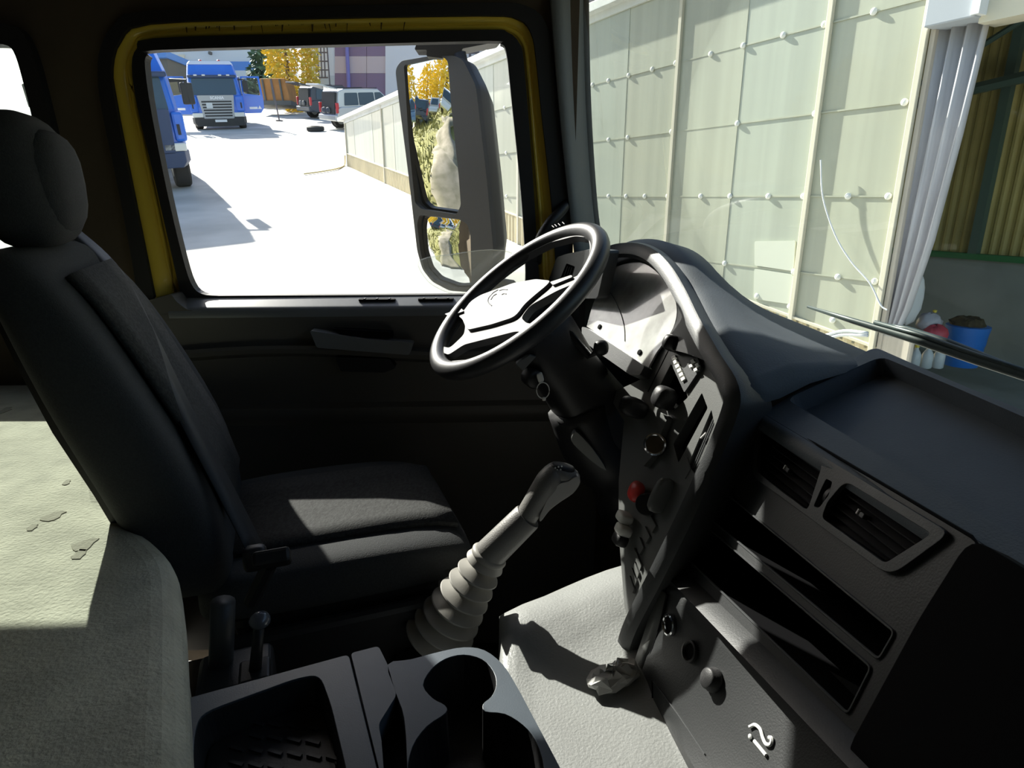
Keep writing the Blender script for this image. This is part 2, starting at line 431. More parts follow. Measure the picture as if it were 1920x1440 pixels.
mk('sill', *gridsurf([[DP.p(x, z - .752 + zs(x), d) for d, z in sp] for x in [-.905 + 1.15 * i / 12 for i in range(13)]]), 'sill_plastic', dr, smooth=60)  # paler than the lining: sun and reflection on the sill put into the colour
dl = mk('lining', *gridsurf(rows), 'door_plastic', dr, smooth=35)
ec = mk('sill_end', *plate(DP, rnd(DP.poly([(297, 557), (345, 544), (352, 556), (372, 572), (420, 582), (300, 600)]), .01), [], .069, .0), 'door_plastic', dr, bevel=.004)
for (u0, u1) in ((678, 745), (787, 852)):                             # demister slots in the sill
    a, b = DP.px(u0, 560)[0], DP.px(u1, 560)[0]
    sf = Frame(DP.p((a + b) / 2, zs((a + b) / 2) - .0135, .035), DP.x, DP.n, TZ)
    hw = (b - a) / 2
    vn = mk('vent', *plate(sf, rnd([(-hw, -.010), (hw, -.010), (hw, .010), (-hw, .010)], .006), [], .0025, -.003), 'black_slot', dr)
    for k in (-.34, .0, .34):
        mk('divider', *fbox(sf, k * hw * 2 - .002, k * hw * 2 + .002, -.009, .009, .002, .0045), 'plastic_grey', vn)
AR = Frame(DP.p(0, 0, .098), DP.x, TZ, DP.n)
mk('pull_handle', *plate(AR, rnd(AR.poly([(583, 618), (690, 634), (776, 641), (768, 664), (680, 657), (596, 650)]), .006), [], .012, -.02), 'sill_plastic', dr, bevel=.003)
mk('handle_recess', *plate(AR, rnd(AR.poly([(622, 616), (735, 622), (737, 634), (640, 628)]), .004), [], .004, -.02), 'black_slot', dr)
mk('storage_net', *plate(AR, rnd(AR.poly([(628, 670), (730, 672), (742, 690), (720, 698), (640, 696)]), .006), [], .003, -.03), 'plastic_black', dr)
# rear side window
rw = thing('window_1', DP.p(-1.5, .72), 'rear side window behind the driver seat with thick seal', None, None, 'structure')
mk('seal', *plate(DP, r_seal, [r_gls], .025, -.03), 'rubber', rw, bevel=.01)
mk('pane', *plate(DP, r_gls, [], -.02, -.024), 'dusty_glass', rw)
mk('ledge', *plate(DP, rnd(DP.poly([(-300, 606), (62, 600), (66, 616), (-300, 622)]), .004), [], .03, .0), 'plastic_dark', rw, bevel=.004)
# ------------------------------------------------------------------ pillar grab handle and hanging cord
g = mk('grab_handle', *tube(spline([atl(1080, 372, 1.6), atl(1068, 378, 1.57), atl(1050, 398, 1.54), atl(1030, 420, 1.53), atl(1012, 452, 1.55), atl(1006, 490, 1.6)], 6), [.016] * 6 + [.014] * 25, 10), 'plastic_black', None, smooth=180)
tag(g, 'black grab handle at the foot of the windscreen pillar', 'handle')
c = thing('hanging_wire', atl(1060, 60, 1.57), 'thin dark cord with black tip hanging on the pillar', 'cord')
mk('cord', *tube([atl(1064, -40, 1.57), atl(1061, 20, 1.57), atl(1063, 78, 1.57)], .0015, 6), 'rubber', c)
mk('tip', *lathe(atl(1063, 74, 1.57), (0, 0, -1), [(0, .002), (.004, .004), (.022, .005), (.026, .003)], 10), 'rubber', c, smooth=60)
# ------------------------------------------------------------------ bunk behind the seats
bk = thing('sleeper_bunk', T(.6, -.9, -.37), 'pale beige carpeted bunk behind the driver seat', 'bunk')
BZ = .50
front = [atz(352, 1445, BZ), atz(343, 1220, BZ), atz(336, 1100, BZ), atz(318, 1030, BZ), atz(250, 965, BZ), atz(190, 905, BZ)]
plan = [front[0] + (front[0] - front[1]) * 1.2] + front + [DP.p(-.99, BZ, .0) + V((0, -.2, 0)), DP.p(-1.03, BZ, .02), DP.p(-1.85, BZ, .02), T(-.55, -1.34, BZ), T(-.55, -.3, BZ)]
plan = [(p.x, p.y) for p in plan]
BF = Frame((0, 0, BZ), (1, 0, 0), (0, 1, 0), (0, 0, 1))
plan = spl2(plan[:8], 5, False) + plan[8:]
mk('carpet', *plate(BF, plan, [], 0, -.09), 'carpet', bk, bevel=.035, seg=4)
cxp = sum(p[0] for p in plan) / len(plan)
mk('base', *plate(BF, [(x * .985 - .012, y * .985) for x, y in plan], [], -.08, -.82), 'carpet', bk)
for (u, v, a, b) in [(102, 968, 26, 8), (160, 1022, 30, 12), (60, 990, 14, 5), (150, 1040, 16, 9), (8, 770, 16, 4), (125, 905, 10, 4)]:
    pp = [(u + a * math.cos(t) * random.uniform(.6, 1.1), v + b * math.sin(t) * random.uniform(.6, 1.1) - a * .3 * math.cos(t)) for t in [2 * math.pi * k / 12 for k in range(12)]]
    mk('stain', *plate(BF, BF.poly(pp), [], .0012, .0), 'carpet_stain', bk)
# ------------------------------------------------------------------ driver's seat
st = thing('driver_seat', T(1.22, .05, -.38), 'dark fabric driver seat with headrest and sunlit cushion front', 'seat')
LC, HW = 1.255, .23
def back_ring(z, wc, hw, th, bol):
    out = []; n = 40
    for k in range(n):
        t = 2 * math.pi * k / n
        cx = math.copysign(abs(math.cos(t)) ** .55, math.cos(t)); sx = math.copysign(abs(math.sin(t)) ** .7, math.sin(t))
        w = wc + th * sx
        if sx > 0: w += bol * abs(cx) ** 3 - bol * .35
        out.append(T(LC + hw * cx, w, z))
    return out
secs = [(.33, -.150, .215, .060, .02), (.37, -.155, .235, .072, .03), (.45, -.170, .245, .080, .05), (.55, -.195, .248, .082, .06), (.66, -.235, .245, .078, .06), (.76, -.268, .238, .070, .05), (.84, -.296, .228, .060, .035), (.885, -.318, .205, .052, .02), (.918, -.333, .185, .040, .0), (.926, -.336, .15, .02, 0)]
secs = [(z, w - .042, hw, th, b * .8) for z, w, hw, th, b in secs]
bkr = mk('backrest', *loft([back_ring(*s) for s in secs]), 'seat_fabric', st, smooth=180, sub=1)
mk('centre_panel', *gridsurf([[T(LC + x * .13, wc + th * .93 + .005, z) for x in (-1, -.5, 0, .5, 1)] for z, wc, hw, th, b in secs[2:8]]), 'seat_centre', bkr, smooth=180, solid=.01)
mk('back_shell', *loft([[T(LC + x * hw * .8, wc - th * (1.04 - .12 * x * x), z) for x in (-1, -.6, -.2, .2, .6, 1)] + [T(LC + x * hw * .8, wc - th * .8, z) for x in (1, -1)] for z, wc, hw, th, b in secs[1:8]]), 'plastic_black', bkr, smooth=40)
# headrest
hr = mk('headrest', *cushion(T(LC - .01, -.368, 1.022), TL * .125, TW * .056 + TZ * .006, TZ * .102 - TW * .010, 3.0, 14), 'seat_fabric', st, smooth=180)
mk('headrest_front', *cushion(T(LC - .01, -.334, 1.02), TL * .10, TW * .034, TZ * .08, 2.8, 10), 'seat_fabric', hr, smooth=180)
for s in (-.05, .06):
    mk('headrest_post', *tube([T(LC + s, -.385, .98), T(LC + s, -.378, .90)], .006, 8), 'chrome', st, smooth=180)
# cushion
def cush_ring(w, hw, zc, th, bol):
    out = []; n = 40
    for k in range(n):
        t = 2 * math.pi * k / n
        cx = math.copysign(abs(math.cos(t)) ** .45, math.cos(t)); sx = math.copysign(abs(math.sin(t)) ** .6, math.sin(t))
        z = zc - .018 + th * sx
        if sx > 0: z += bol * abs(cx) ** 3 - bol * .3
        out.append(T(LC + hw * cx, w, z))
    return out
cs = [(-.20, .19, .33, .02, 0), (-.19, .215, .335, .045, .01), (-.15, .225, .338, .056, .02), (.0, .232, .338, .058, .022), (.15, .232, .338, .057, .018), (.24, .228, .334, .054, .01), (.285, .215, .328, .046, 0), (.305, .195, .318, .032, 0), (.31, .18, .31, .012, 0)]
cu = mk('cushion', *loft([cush_ring(*s) for s in cs]), 'seat_fabric', st, smooth=180, sub=1)
mk('centre_panel', *gridsurf([[T(LC + x * .15, w, zc - .018 + th * .96 + .004 - .3 * b + b * abs(x * .6) ** 3) for x in (-1, -.6, -.2, .2, .6, 1)] for w, hw, zc, th, b in cs[2:7]]), 'seat_centre', cu, smooth=180, solid=.01)
mk('seam', *tube(spline([T(LC - .222, w, z - .018) for w, z in [(-.12, .333), (.1, .332), (.22, .327), (.275, .32)]] + [T(LC - .15, .305, .315), T(LC + .15, .305, .315)], 5), .0025, 6), 'seat_centre', cu)
mk('suspension', *loft([[T(LC + sx * a, .05 + sy * b, z) for sx, sy in ((-1, -1), (1, -1), (1, 1), (-1, 1))] for z, a, b in [(-.37, .2, .22), (-.2, .16, .18), (.1, .16, .18), (.28, .21, .2)]]), 'plastic_black', st, bevel=.02)
mk('side_cover', *tbox(1.0, 1.03, -.18, .22, .10, .27), 'plastic_black', st, bevel=.012)
# safety belt
bl = thing('safety_belt', T(1.45, -.34, .95), 'dark safety belt hanging down over the seat back', 'belt')
bpts = spline([T(1.50, -.46, 1.00), T(1.42, -.375, .935), T(1.36, -.305, .86), T(1.27, -.25, .75), T(1.16, -.195, .64), T(1.08, -.14, .52), T(1.02, -.10, .43)], 5)
bd = [(bpts[min(i + 1, len(bpts) - 1)] - bpts[max(i - 1, 0)]).normalized() for i in range(len(bpts))]
nrm = (TW * .8 + TZ * .4 - TL * .35).normalized()
mk('strap', *gridsurf([[p + nrm.cross(d).normalized() * s + nrm * .012 for s in (-.023, 0, .023)] for p, d in zip(bpts, bd)]), 'belt', bl, smooth=180, solid=.002)
mk('tongue', *cushion(T(1.0, -.09, .425), TL * .012, TW * .02, TZ * .022, 4, 8), 'plastic_dark', bl, smooth=180)
bc = thing('belt_buckle', atl(500, 1075, .94), 'black belt buckle with red release button beside the cushion', 'buckle')
bfr = Frame(atl(508, 1048, .94), TW, TZ * .5 - TL * .6, -TL + TZ)
mk('stem', *tube([atl(470, 1130, .96), atl(505, 1060, .945)], .012, 8), 'plastic_black', bc)
mk('housing', *fbox(bfr, -.026, .030, -.022, .024, -.012, .012), 'plastic_black', bc, bevel=.006)
mk('button', *fbox(bfr, -.006, .018, -.026, -.014, .000, .0165), 'red_plastic', bc, bevel=.003)
# ------------------------------------------------------------------ engine tunnel
def tun(l, w):
    z = .27 + .025 * math.exp(-((w - .62) / .16) ** 2) * (1 if l > .3 else .6)
    z += .02 * math.exp(-((l - .86) / .05) ** 2)
    return z
rows = []
for j in range(27):
    w = -.30 + 1.22 * j / 26
    edge = .915 + .02 * math.sin((w - .3) * 9) + max(0, w - .4) * .12 - .30 / (1 + math.exp((w - .26) / .016))
    r = [T(l, w, tun(l, w)) for l in [-.35 + (edge + .35) * i / 30 for i in range(31)]]
    r += [T(edge + .015, w, tun(edge, w) - .015), T(edge + .02, w, -.05), T(edge + .022, w, -.38)]
    rows.append(r)
tn = mk('engine_tunnel', *gridsurf(rows), 'vinyl_floor', None, smooth=180)
tag(tn, 'grey grained vinyl engine cover on the cab floor', None, None, 'structure'); tn.name = 'floor_cover'
# crumpled wrap by the dashboard foot
vs, fs = cushion(atz(1152, 1268, .285), (.042, .022, 0), (-.012, .02, 0), (0, 0, .014), 2.2, 9)
vs = [v + V((random.uniform(-.005, .005), random.uniform(-.005, .005), random.uniform(-.005, .005))) for v in vs]
tag(mk('crumpled_wrap', vs, fs, 'clear_wrap'), 'crumpled shiny plastic wrap lying on the floor by the dashboard', 'wrapper')
# ------------------------------------------------------------------ console with tray and cup holder
CZ = .42
CT = Frame((0, 0, CZ), (1, 0, 0), (0, 1, 0), (0, 0, 1))
k8 = lambda pts: [(330 + .3854 * x, 980 + .3854 * y) for x, y in pts]
cn = thing('centre_console', T(.5, .05, .0), 'dark console with tray and cup holder between the seats', 'console')
tray_hole = rnd(CT.poly(k8([(90, 1010), (125, 925), (600, 752), (700, 740), (752, 880), (850, 1290), (70, 1450)])), .02)
tray_out = CT.poly(k8([(40, 858), (840, 640), (1010, 1330), (-120, 1560)]))
mk('tray_frame', *plate(CT, rnd(tray_out, .008), [tray_hole], 0, -.02), 'console_plastic', cn, bevel=.003)
tp = mk('tray', *pit(CT, tray_hole, -.003, -.045, .94), 'plastic_dark', cn)
mt = mk('mat', *plate(CT, [(x * .9 + sum(q[0] for q in tray_hole) / len(tray_hole) * .1, y * .9 + sum(q[1] for q in tray_hole) / len(tray_hole) * .1) for x, y in tray_hole], [], -.041, -.0445), 'plastic_black', tp)
# raised bars of the tray mat, in a herringbone
cxm = sum(q[0] for q in tray_hole) / len(tray_hole); cym = sum(q[1] for q in tray_hole) / len(tray_hole)
tdir = V((-.3473, .9378, 0)); tw = V((.9378, .3473, 0))
first = None
for i in range(-5, 6):
    for j in range(-5, 6):
        p = V((cxm, cym, CZ - .040)) + tw * (i * .021) + tdir * (j * .021 + (.0105 if i % 2 else 0))
        q = geometry.interpolate_bezier
        inside = False; n = len(tray_hole)
        for a in range(n):                            # point in the shrunken tray
            x1, y1 = tray_hole[a]; x2, y2 = tray_hole[(a + 1) % n]
            if (y1 > p.y) != (y2 > p.y) and p.x < (x2 - x1) * (p.y - y1) / (y2 - y1) + x1: inside = not inside
        if not inside or min((V((x, y, p.z)) - p).length for x, y in tray_hole) < .02: continue
        if first is None:
            d1 = (tw * .8 - tdir * .6).normalized()
            first = mk('rib', *box(p, d1 * .009, d1.cross(TZ) * .0022, TZ * .0016), 'plastic_dark', mt); fp = p
        else:
            copyobj(first, mt, p - fp)
mk('tray_side', *plate(CT, [(a[0] * .99 + b[0] * .01, a[1] * .99 + b[1] * .01) for a, b in zip(tray_out, tray_out[2:] + tray_out[:2])], [], -.046, -.42), 'plastic_black', cn)
mk('side_strip', *plate(CT, rnd(CT.poly(k8([(850, 634), (985, 600), (1030, 690), (1072, 840), (985, 980), (1000, 1060), (1020, 1330)])), .006), [], 0, -.03), 'console_plastic', cn, bevel=.003)
mk('slot', *plate(CT, CT.poly(k8([(960, 840), (1090, 820), (1160, 1330), (1000, 1330)])), [], -.03, -.05), 'black_slot', cn)
ch = thing('cup_holder', T(.52, .17, .0), 'dark plastic cup holder with one small and one large hole', 'cup holder')
cup_hole = spl2(CT.poly(k8([(1202, 790), (1240, 715), (1310, 662), (1400, 642), (1490, 665), (1545, 725), (1558, 790), (1535, 845), (1494, 882), (1505, 918), (1600, 930), (1690, 985), (1750, 1060), (1790, 1190), (1770, 1330), (1600, 1440), (1380, 1440), (1200, 1370), (1130, 1230), (1150, 1090), (1220, 990), (1312, 925), (1308, 888), (1250, 855)])), 3)
cup_out = CT.poly(k8([(1030, 690), (1140, 665), (1280, 628), (1400, 606), (1500, 620), (1590, 690), (1660, 800), (1730, 930), (1870, 1194), (1980, 1420), (1500, 1540), (1130, 1500), (1125, 1194), (1110, 950), (1070, 830)]))
cup_out = spl2(cup_out, 3)
mk('top', *plate(CT, cup_out, [cup_hole], 0, -.012), 'console_plastic', ch, bevel=.003)
mk('well', *pit(CT, cup_hole, -.002, -.075, .93), 'plastic_black', ch)
cxm = sum(q[0] for q in cup_out) / len(cup_out); cym = sum(q[1] for q in cup_out) / len(cup_out)
v1, f1 = loft([[CT.p(cxm + (x - cxm) * k, cym + (y - cym) * k, d) for x, y in cup_out] for k, d in ((1, -.011), (.985, -.03), (.93, -.16), (.88, -.42))], True, False)
mk('body', v1, f1, 'console_plastic', ch, smooth=60)
mk('edge_chip', *tube([atz(906, 1325, .418), atz(905, 1338, .40), atz(907, 1365, .37)], .0012, 5), 'chrome', ch)
# ------------------------------------------------------------------ small lever with a ball knob on its box
lv = thing('hand_lever', atl(482, 1262, .86), 'small black lever with grey ball knob beside the seat', 'lever')
mk('rod', *tube([atl(478, 1262, .86), atl(482, 1215, .86), atl(486, 1170, .86)], [.0095, .0085, .008], 10), 'plastic_black', lv, smooth=180)
mk('ball', *cushion(atl(487, 1163, .86), V((.0155, 0, 0)), V((0, .0155, 0)), V((0, 0, .013)), 2, 10), 'lever_ball', lv, smooth=180)
mk('gate', *box(atl(478, 1262, .86), TL * .025, TW * .022, TZ * .008), 'plastic_black', lv, bevel=.004)
lb = thing('lever_box', atl(430, 1270, .87) - TZ * .1, 'dark side box with rounded front edge below the hand lever', 'box')
q0, q1 = atl(412, 1140, .90), atl(405, 1290, .90)
mk('body', *box(atl(450, 1310, .90), TL * .05, TW * .055, TZ * .06), 'plastic_dark', lb, bevel=.012, seg=4)
mk('front_post', *tube([atl(418, 1128, .92), atl(416, 1200, .92), atl(412, 1290, .92)], .018, 12), 'plastic_grey', lb, smooth=180)
# ------------------------------------------------------------------ gear lever
gl = thing('gear_lever', atz(890, 1215, .27), 'gear lever with ribbed grey rubber boot rising from the floor', 'gear lever')
B0, B1 = V((-.085, 1.17, .04)), V((.012, 1.155, .275))
GP = lambda u, v: aty(u, v, .985)
GK = .85
A0, A1 = GP(815, 1206), GP(915, 1045)                     # axis of the bellows
ax = (A1 - A0)
L_ = ax.length; ax.normalize()
prof = []; n = 8
for i in range(n):
    t0 = L_ * i / n; R = (.077 - .034 * i / (n - 1)) * GK; dt = L_ / n
    prof += [(t0, R - .021), (t0 + dt * .46, R - .001), (t0 + dt * .52, R), (t0 + dt * .60, R - .001)]
prof.append((L_, .036 * GK))
mk('bellows', *lathe(A0, ax, prof, 40), 'rubber_boot', gl, smooth=30)
mk('collar', *lathe(A1, ax, [(-.002, .030), (.0, .033), (.005, .034), (.009, .031), (.011, .026)], 32), 'rubber_boot', gl, smooth=60)
S0, S1, S2, S3 = GP(917, 1040), GP(990, 968), GP(1028, 905), GP(1050, 876)
mk('sleeve', *lathe(S0, S1 - S0, [(0, .029), ((S1 - S0).length - .004, .0265), ((S1 - S0).length, .025)], 28), 'shift_leather', gl, smooth=60)
gpts = spline([GP(985, 972), GP(1004, 940), GP(1022, 912), GP(1037, 892), GP(1052, 884)], 4)
gr = [.0255, .0255, .026, .026, .0265, .027, .0275, .028, .0285, .029, .029, .028, .0275, .027, .025, .022, .016]
grp = mk('grip', *tube(gpts, [q * GK for q in gr], 20, flat=.9), 'shift_leather', gl, smooth=180)
mk('knob', *cushion(GP(1056, 888), V((.029, 0, -.010)), V((0, .019, 0)), V((.003, 0, .0145)), 2.5, 10), 'shift_leather', grp, smooth=180)
mk('knob_cap', *cushion(GP(1054, 878) , V((.022, 0, -.005)), V((0, .015, 0)), V((.0025, 0, .008)), 2.6, 10), 'plastic_black', grp, smooth=180)
ins = [(1082, 893), (1088, 905), (1075, 925), (1050, 942), (1030, 958), (1014, 978), (1012, 968), (1022, 945), (1032, 925), (1048, 908), (1066, 902)]
IF = Frame(aty(1050, 925, .965), (1, 0, 0), (0, 0, 1), (0, -1, 0))
mk('grip_insert', *plate(IF, spl2(IF.poly(ins), 3), [], .0, -.025), 'shift_insert', grp, bevel=.006, seg=3)
for (u, v) in ((1040, 872), (1046, 870), (1052, 869), (1044, 876), (1050, 875)):
    mk('shift_mark', *cushion(GP(u, v + 2) + V((0, -.014, .003)), V((.0016, 0, 0)), V((0, .001, 0)), V((0, 0, .0016)), 2, 6), 'mark_white', grp)
mk('lower_boot', *lathe(A0 - ax * .01, V((.16, -.02, -1)), [(0, .068), (.02, .075), (.05, .085)], 28), 'plastic_black', gl, smooth=180)
# ------------------------------------------------------------------ steering wheel and column
TAU = math.radians(50.5)
WC = aty(966, 559, 1.312)
Ws = TW * math.sin(TAU) + TZ * math.cos(TAU)
Wn = -TW * math.cos(TAU) + TZ * math.sin(TAU)
SW = Frame(WC, TL, Ws, Wn)
sw = thing('steering_wheel', WC - Wn * .05, 'black four-spoke steering wheel with padded hub, lit by the sun', 'steering wheel')
RR = .2105
rim = mk('rim', *tube([SW.p(RR * math.cos(a), RR * math.sin(a)) for a in [2 * math.pi * k / 72 for k in range(72)]], 0.0190, 14, True, up=Wn), 'leather', sw, smooth=180)
k4 = lambda pts: [(760 + .2604 * x, 380 + .2604 * y) for x, y in pts]
h1 = SW.poly(k4([(200, 905), (260, 862), (420, 850), (440, 900), (430, 960), (330, 1055), (270, 1050), (205, 1000)]))
h2 = SW.poly(k4([(240, 1115), (320, 1105), (430, 1032), (800, 938), (858, 942), (790, 1005), (620, 1085), (450, 1140), (310, 1152)]))
h3 = SW.poly(k4([(842, 838), (905, 752), (1100, 645), (1232, 590), (1205, 640), (1070, 790), (945, 885), (880, 878)]))
h4 = SW.poly(k4([(320, 775), (345, 705), (500, 560), (640, 482), (850, 378), (1050, 296), (1230, 250), (1325, 262), (1338, 335), (1322, 440), (1285, 510), (1235, 545), (1130, 575), (1050, 585), (800, 600), (690, 640), (560, 690), (470, 755), (400, 770)]))
def clampr(q, r=.196):
    return [(x, y) if math.hypot(x, y) < r else (x * r / math.hypot(x, y), y * r / math.hypot(x, y)) for x, y in q]
h1, h2, h3, h4 = clampr(h1), clampr(h2), clampr(h3), clampr(h4)
mk('spokes', *plate(SW, circ(0, 0, RR - .004, 64), [rnd(h1, .012), rnd(h2, .010), rnd(h3, .012), rnd(h4, .015)], .004, -.012), 'wheel_plastic', sw, bevel=.004, seg=3)
cv = SW.poly(k4([(470, 942), (452, 880), (445, 800), (490, 735), (560, 690), (700, 640), (800, 604), (960, 578), (1068, 590), (1040, 625), (960, 690), (880, 760), (830, 830), (790, 858), (640, 905)]))
cov = mk('hub_cover', *plate(SW, rnd(cv, .012), [], .011, .0), 'wheel_plastic', sw, bevel=.006, seg=4)
# curved emblem on the hub
for pts_ in ([(690, 655), (650, 680), (622, 715), (620, 745), (645, 770)], [(640, 725), (655, 700), (680, 685)], [(700, 660), (730, 652), (758, 655)], [(718, 690), (735, 682), (750, 686)]):
    mk('emblem', *tube(spline([SW.p(*SW.px(u, v), .0113) for u, v in k4(pts_)], 4), .0012, 6), 'mark_dark', cov)
for pts_ in ([(300, 820), (420, 780), (440, 800), (330, 838)], [(1060, 595), (1215, 545), (1222, 560), (1080, 618)]):
    bt = mk('button_pad', *plate(SW, rnd(SW.poly(k4(pts_)), .004), [], .009, .002), 'wheel_plastic', sw, bevel=.002)
for (a, b) in (((1085, 205), (1100, 218)), ((1105, 196), (1120, 212)), ((1130, 190), (1145, 205)), ((1160, 180), (1175, 195))):
    q = [SW.p(*SW.px(*k4([c])[0]), .016) for c in (a, b)]
    mk('stitch', *tube(q, .0012, 5), 'wheel_plastic', rim)
mk('hub', *lathe(WC - Wn * .012, -Wn, [(0, .07), (.02, .065), (.05, .05)], 24), 'plastic_black', sw, smooth=60)
co = thing('steering_column', WC - Wn * .3, 'dark steering column shroud with stalks under the wheel', 'steering column')
rings = []
for t, a, b, sh in ((.03, .05, .05, 0), (.05, .075, .07, 0), (.11, .08, .075, -.01), (.20, .075, .07, -.015), (.30, .07, .08, -.02), (.42, .09, .10, -.03), (.62, .12, .12, -.05)):
    c0 = WC - Wn * t + Ws * sh
    rings.append([c0 + TL * a * math.copysign(abs(math.cos(x)) ** .6, math.cos(x)) + Ws * b * math.copysign(abs(math.sin(x)) ** .6, math.sin(x)) for x in [2 * math.pi * k / 24 for k in range(24)]])
mk('shroud', *loft(rings), 'plastic_black', co, smooth=60)
s1 = mk('stalk', *tube([WC - Wn * .07 - TL * .06 + Ws * .03, aty(1105, 668, 1.28), aty(1124, 655, 1.25)], [.008, .008, .010], 10), 'plastic_black', co, smooth=180)
mk('stalk_knob', *cushion(aty(1127, 652, 1.25), V((.016, 0, 0)), V((0, .014, 0)), V((0, 0, .016)), 2.4, 8), 'plastic_black', s1, smooth=180)
mk('stalk', *tube([WC - Wn * .07 + TL * .06 + Ws * .02, SW.p(.16, -.03, -.05), SW.p(.2, -.05, -.05)], [.008, .008, .011], 10), 'plastic_black', co, smooth=180)
cl_f = Frame(WC - Wn * .13 - TL * .082, Wn, Ws, -TL)
lk = mk('ignition_lock', *lathe(aty(1003, 712, 1.245), -TL, [(-.03, .02), (0, .02), (.004, .016)], 20), 'plastic_black', co, smooth=60)
mk('bracket', *plate(Frame(aty(985, 680, 1.24), (1, 0, 0), (0, 0, 1), (0, -1, 0)), [(-.020, -.003), (.008, .016), (.022, .012), (-.005, -.018)], [], .0, -.02), 'plastic_panel', co, bevel=.002)
ky = thing('ignition_key', aty(1010, 715, 1.232), 'metal key with looped wire tag in the steering lock', 'key')
mk('key_head', *cushion(aty(1013, 708, 1.232), V((.006, 0, .003)), V((0, .004, 0)), V((-.003, 0, .010)), 4, 8), 'white_plastic', ky, smooth=60)
mk('loop', *tube([aty(1018 + 12 * math.cos(a), 732 + 15 * math.sin(a), 1.228) for a in [2 * math.pi * k / 20 for k in range(20)]], .0012, 6, True), 'white_plastic', ky)
mk('loop_clip', *cushion(aty(1020, 748, 1.228), V((.004, 0, 0)), V((0, .003, 0)), V((0, 0, .004)), 3, 6), 'white_plastic', ky)
# gaiter where the column meets the floor
mk('column_gaiter', *tube(spline([aty(1085, 760, 1.36), aty(1110, 830, 1.36), aty(1145, 880, 1.36), aty(1170, 960, 1.36)], 4), [.075] * 9 + [.06] * 4, 14), 'plastic_black', co, smooth=180)
mk('side_cover', *plate(Frame(aty(1105, 850, 1.27), (1, 0, 0), (0, 0, 1), (0, -1, 0)), spl2(Frame(aty(1105, 850, 1.27), (1, 0, 0), (0, 0, 1), (0, -1, 0)).poly([(1076, 812), (1085, 813), (1112, 842), (1138, 882), (1118, 872), (1090, 848), (1072, 828)]), 3), [], 0, -.02), 'plastic_panel', co, bevel=.004)
# ------------------------------------------------------------------ dashboard
da = thing('dashboard', T(.7, .8, -.3), 'dark grey dashboard wrapping from the instrument cluster to the passenger side', 'dashboard')
rimpx = [(1112, 506, 1.54), (1128, 482, 1.48), (1150, 467, 1.40), (1190, 464, 1.28), (1225, 476, 1.17), (1256, 506, 1.07), (1284, 552, .98), (1309, 604, .88), (1345, 668, .775), (1381, 732, .70)]
rimtop = [atl(u, v, l) for u, v, l in rimpx]
rimlow = [atl(u, v, l) for u, v, l in ((1372, 795, .69), (1302, 956, .69), (1241, 1080, .71), (1186, 1190, .745), (1178, 1250, .76), (1200, 1330, .77), (1238, 1440, .77))]
rp_ = spline(rimtop + rimlow, 5)
NT = 5 * (len(rimtop) - 1) + 1
# top skin from rim to windscreen
rows = []
for p in spline(rimtop, 4) + [T(.695, .632, .705)]:
    l, w, z = p.dot(TL), p.dot(TW), p.z
    wb = min(WS(l, .74) - .015, .945 + (l - .82) * .35); zb = .745 if l < 1.2 else .745 + (l - 1.2) * .1
    rows.append([T(l, w + .004, z - .012), T(l, w + .012, z + .002), T(l, w + .045, z + .006 + .012 * max(0, min(1, (z - .74) / .1))), T(l, w + .10, z + .004 + .02 * max(0, min(1, (.80 - z) / .08))), T(l, w + (wb - w) * .62, z * .45 + zb * .55 + .012), T(l, wb, zb)])
mk('top_skin', *gridsurf(rows), 'dash_top', da, smooth=180)
# rim of the driver's cockpit: flat bright band
cen = T(1.25, .45, .55)
vr = []
for i, p in enumerate(rp_):
    a = rp_[max(i - 1, 0)]; b = rp_[min(i + 1, len(rp_) - 1)]
    d = (b - a).normalized(); f = (-TW * .85 + TZ * .35 - TL * .25).normalized(); f = (f - d * f.dot(d)).normalized()
    s = d.cross(f).normalized()
    if s.dot(p - cen) < 0: s = -s
    hw = .017; th = .012
    vr.append([p - s * hw * 1.4 + f * -.004, p - s * hw * 1.1 + f * (th * .7), p - s * hw * .2 + f * th, p + s * hw * .5 + f * th * .6, p + s * hw * .8 - f * .004, p + s * hw * .8 - f * .07, p - s * hw * 1.4 - f * .07])
mk('cockpit_rim', *loft(vr), 'plastic_grey', da, smooth=40)
# instrument cluster
CLn = (-TW * .894 + TZ * .447)
CL = Frame(T(1.2, .715, .74), TL, TW * .447 + TZ * .894, CLn)
lens_px = [(1100, 612), (1112, 570), (1128, 535), (1143, 506), (1170, 495), (1200, 492), (1230, 507), (1250, 531), (1264, 556), (1269, 585), (1262, 615), (1246, 640), (1230, 662), (1216, 689)]
lens = CL.poly(lens_px)
ic = mk('instrument_cluster', *plate(CL, spl2(lens[:-1], 3, False) + [lens[-1]], [], 0, -.004), 'lens_glare_film', da)
shr = spline([rimtop[i] for i in (2, 3, 4, 5, 6, 7, 8)], 4)
lb_ = spline([CL.p(*CL.px(u, v), -.002) for u, v in [(1128, 535), (1143, 506), (1200, 492), (1250, 531), (1266, 560), (1266, 600), (1240, 650)]], 4)
mk('hood_lining', *gridsurf([[p - TW * .0 - TZ * .014 for p in shr], [a.lerp(b, .5) - TZ * .004 for a, b in zip(shr, lb_)], lb_]), 'plastic_black', da, smooth=180)
for (u, v) in ((1125, 613), (1200, 661)):
    x, y = CL.px(u, v); mk('fixing', *lathe(CL.p(x, y, .002), CLn, [(-.003, .006), (.001, .006), (.0015, .004)], 12), 'black_slot', ic)
mk('dial_line', *tube(spline([CL.p(*CL.px(u, v), .001) for u, v in [(1137, 540), (1152, 560), (1165, 590), (1171, 615), (1172, 640)]], 4), .0008, 5), 'mark_dark', ic)
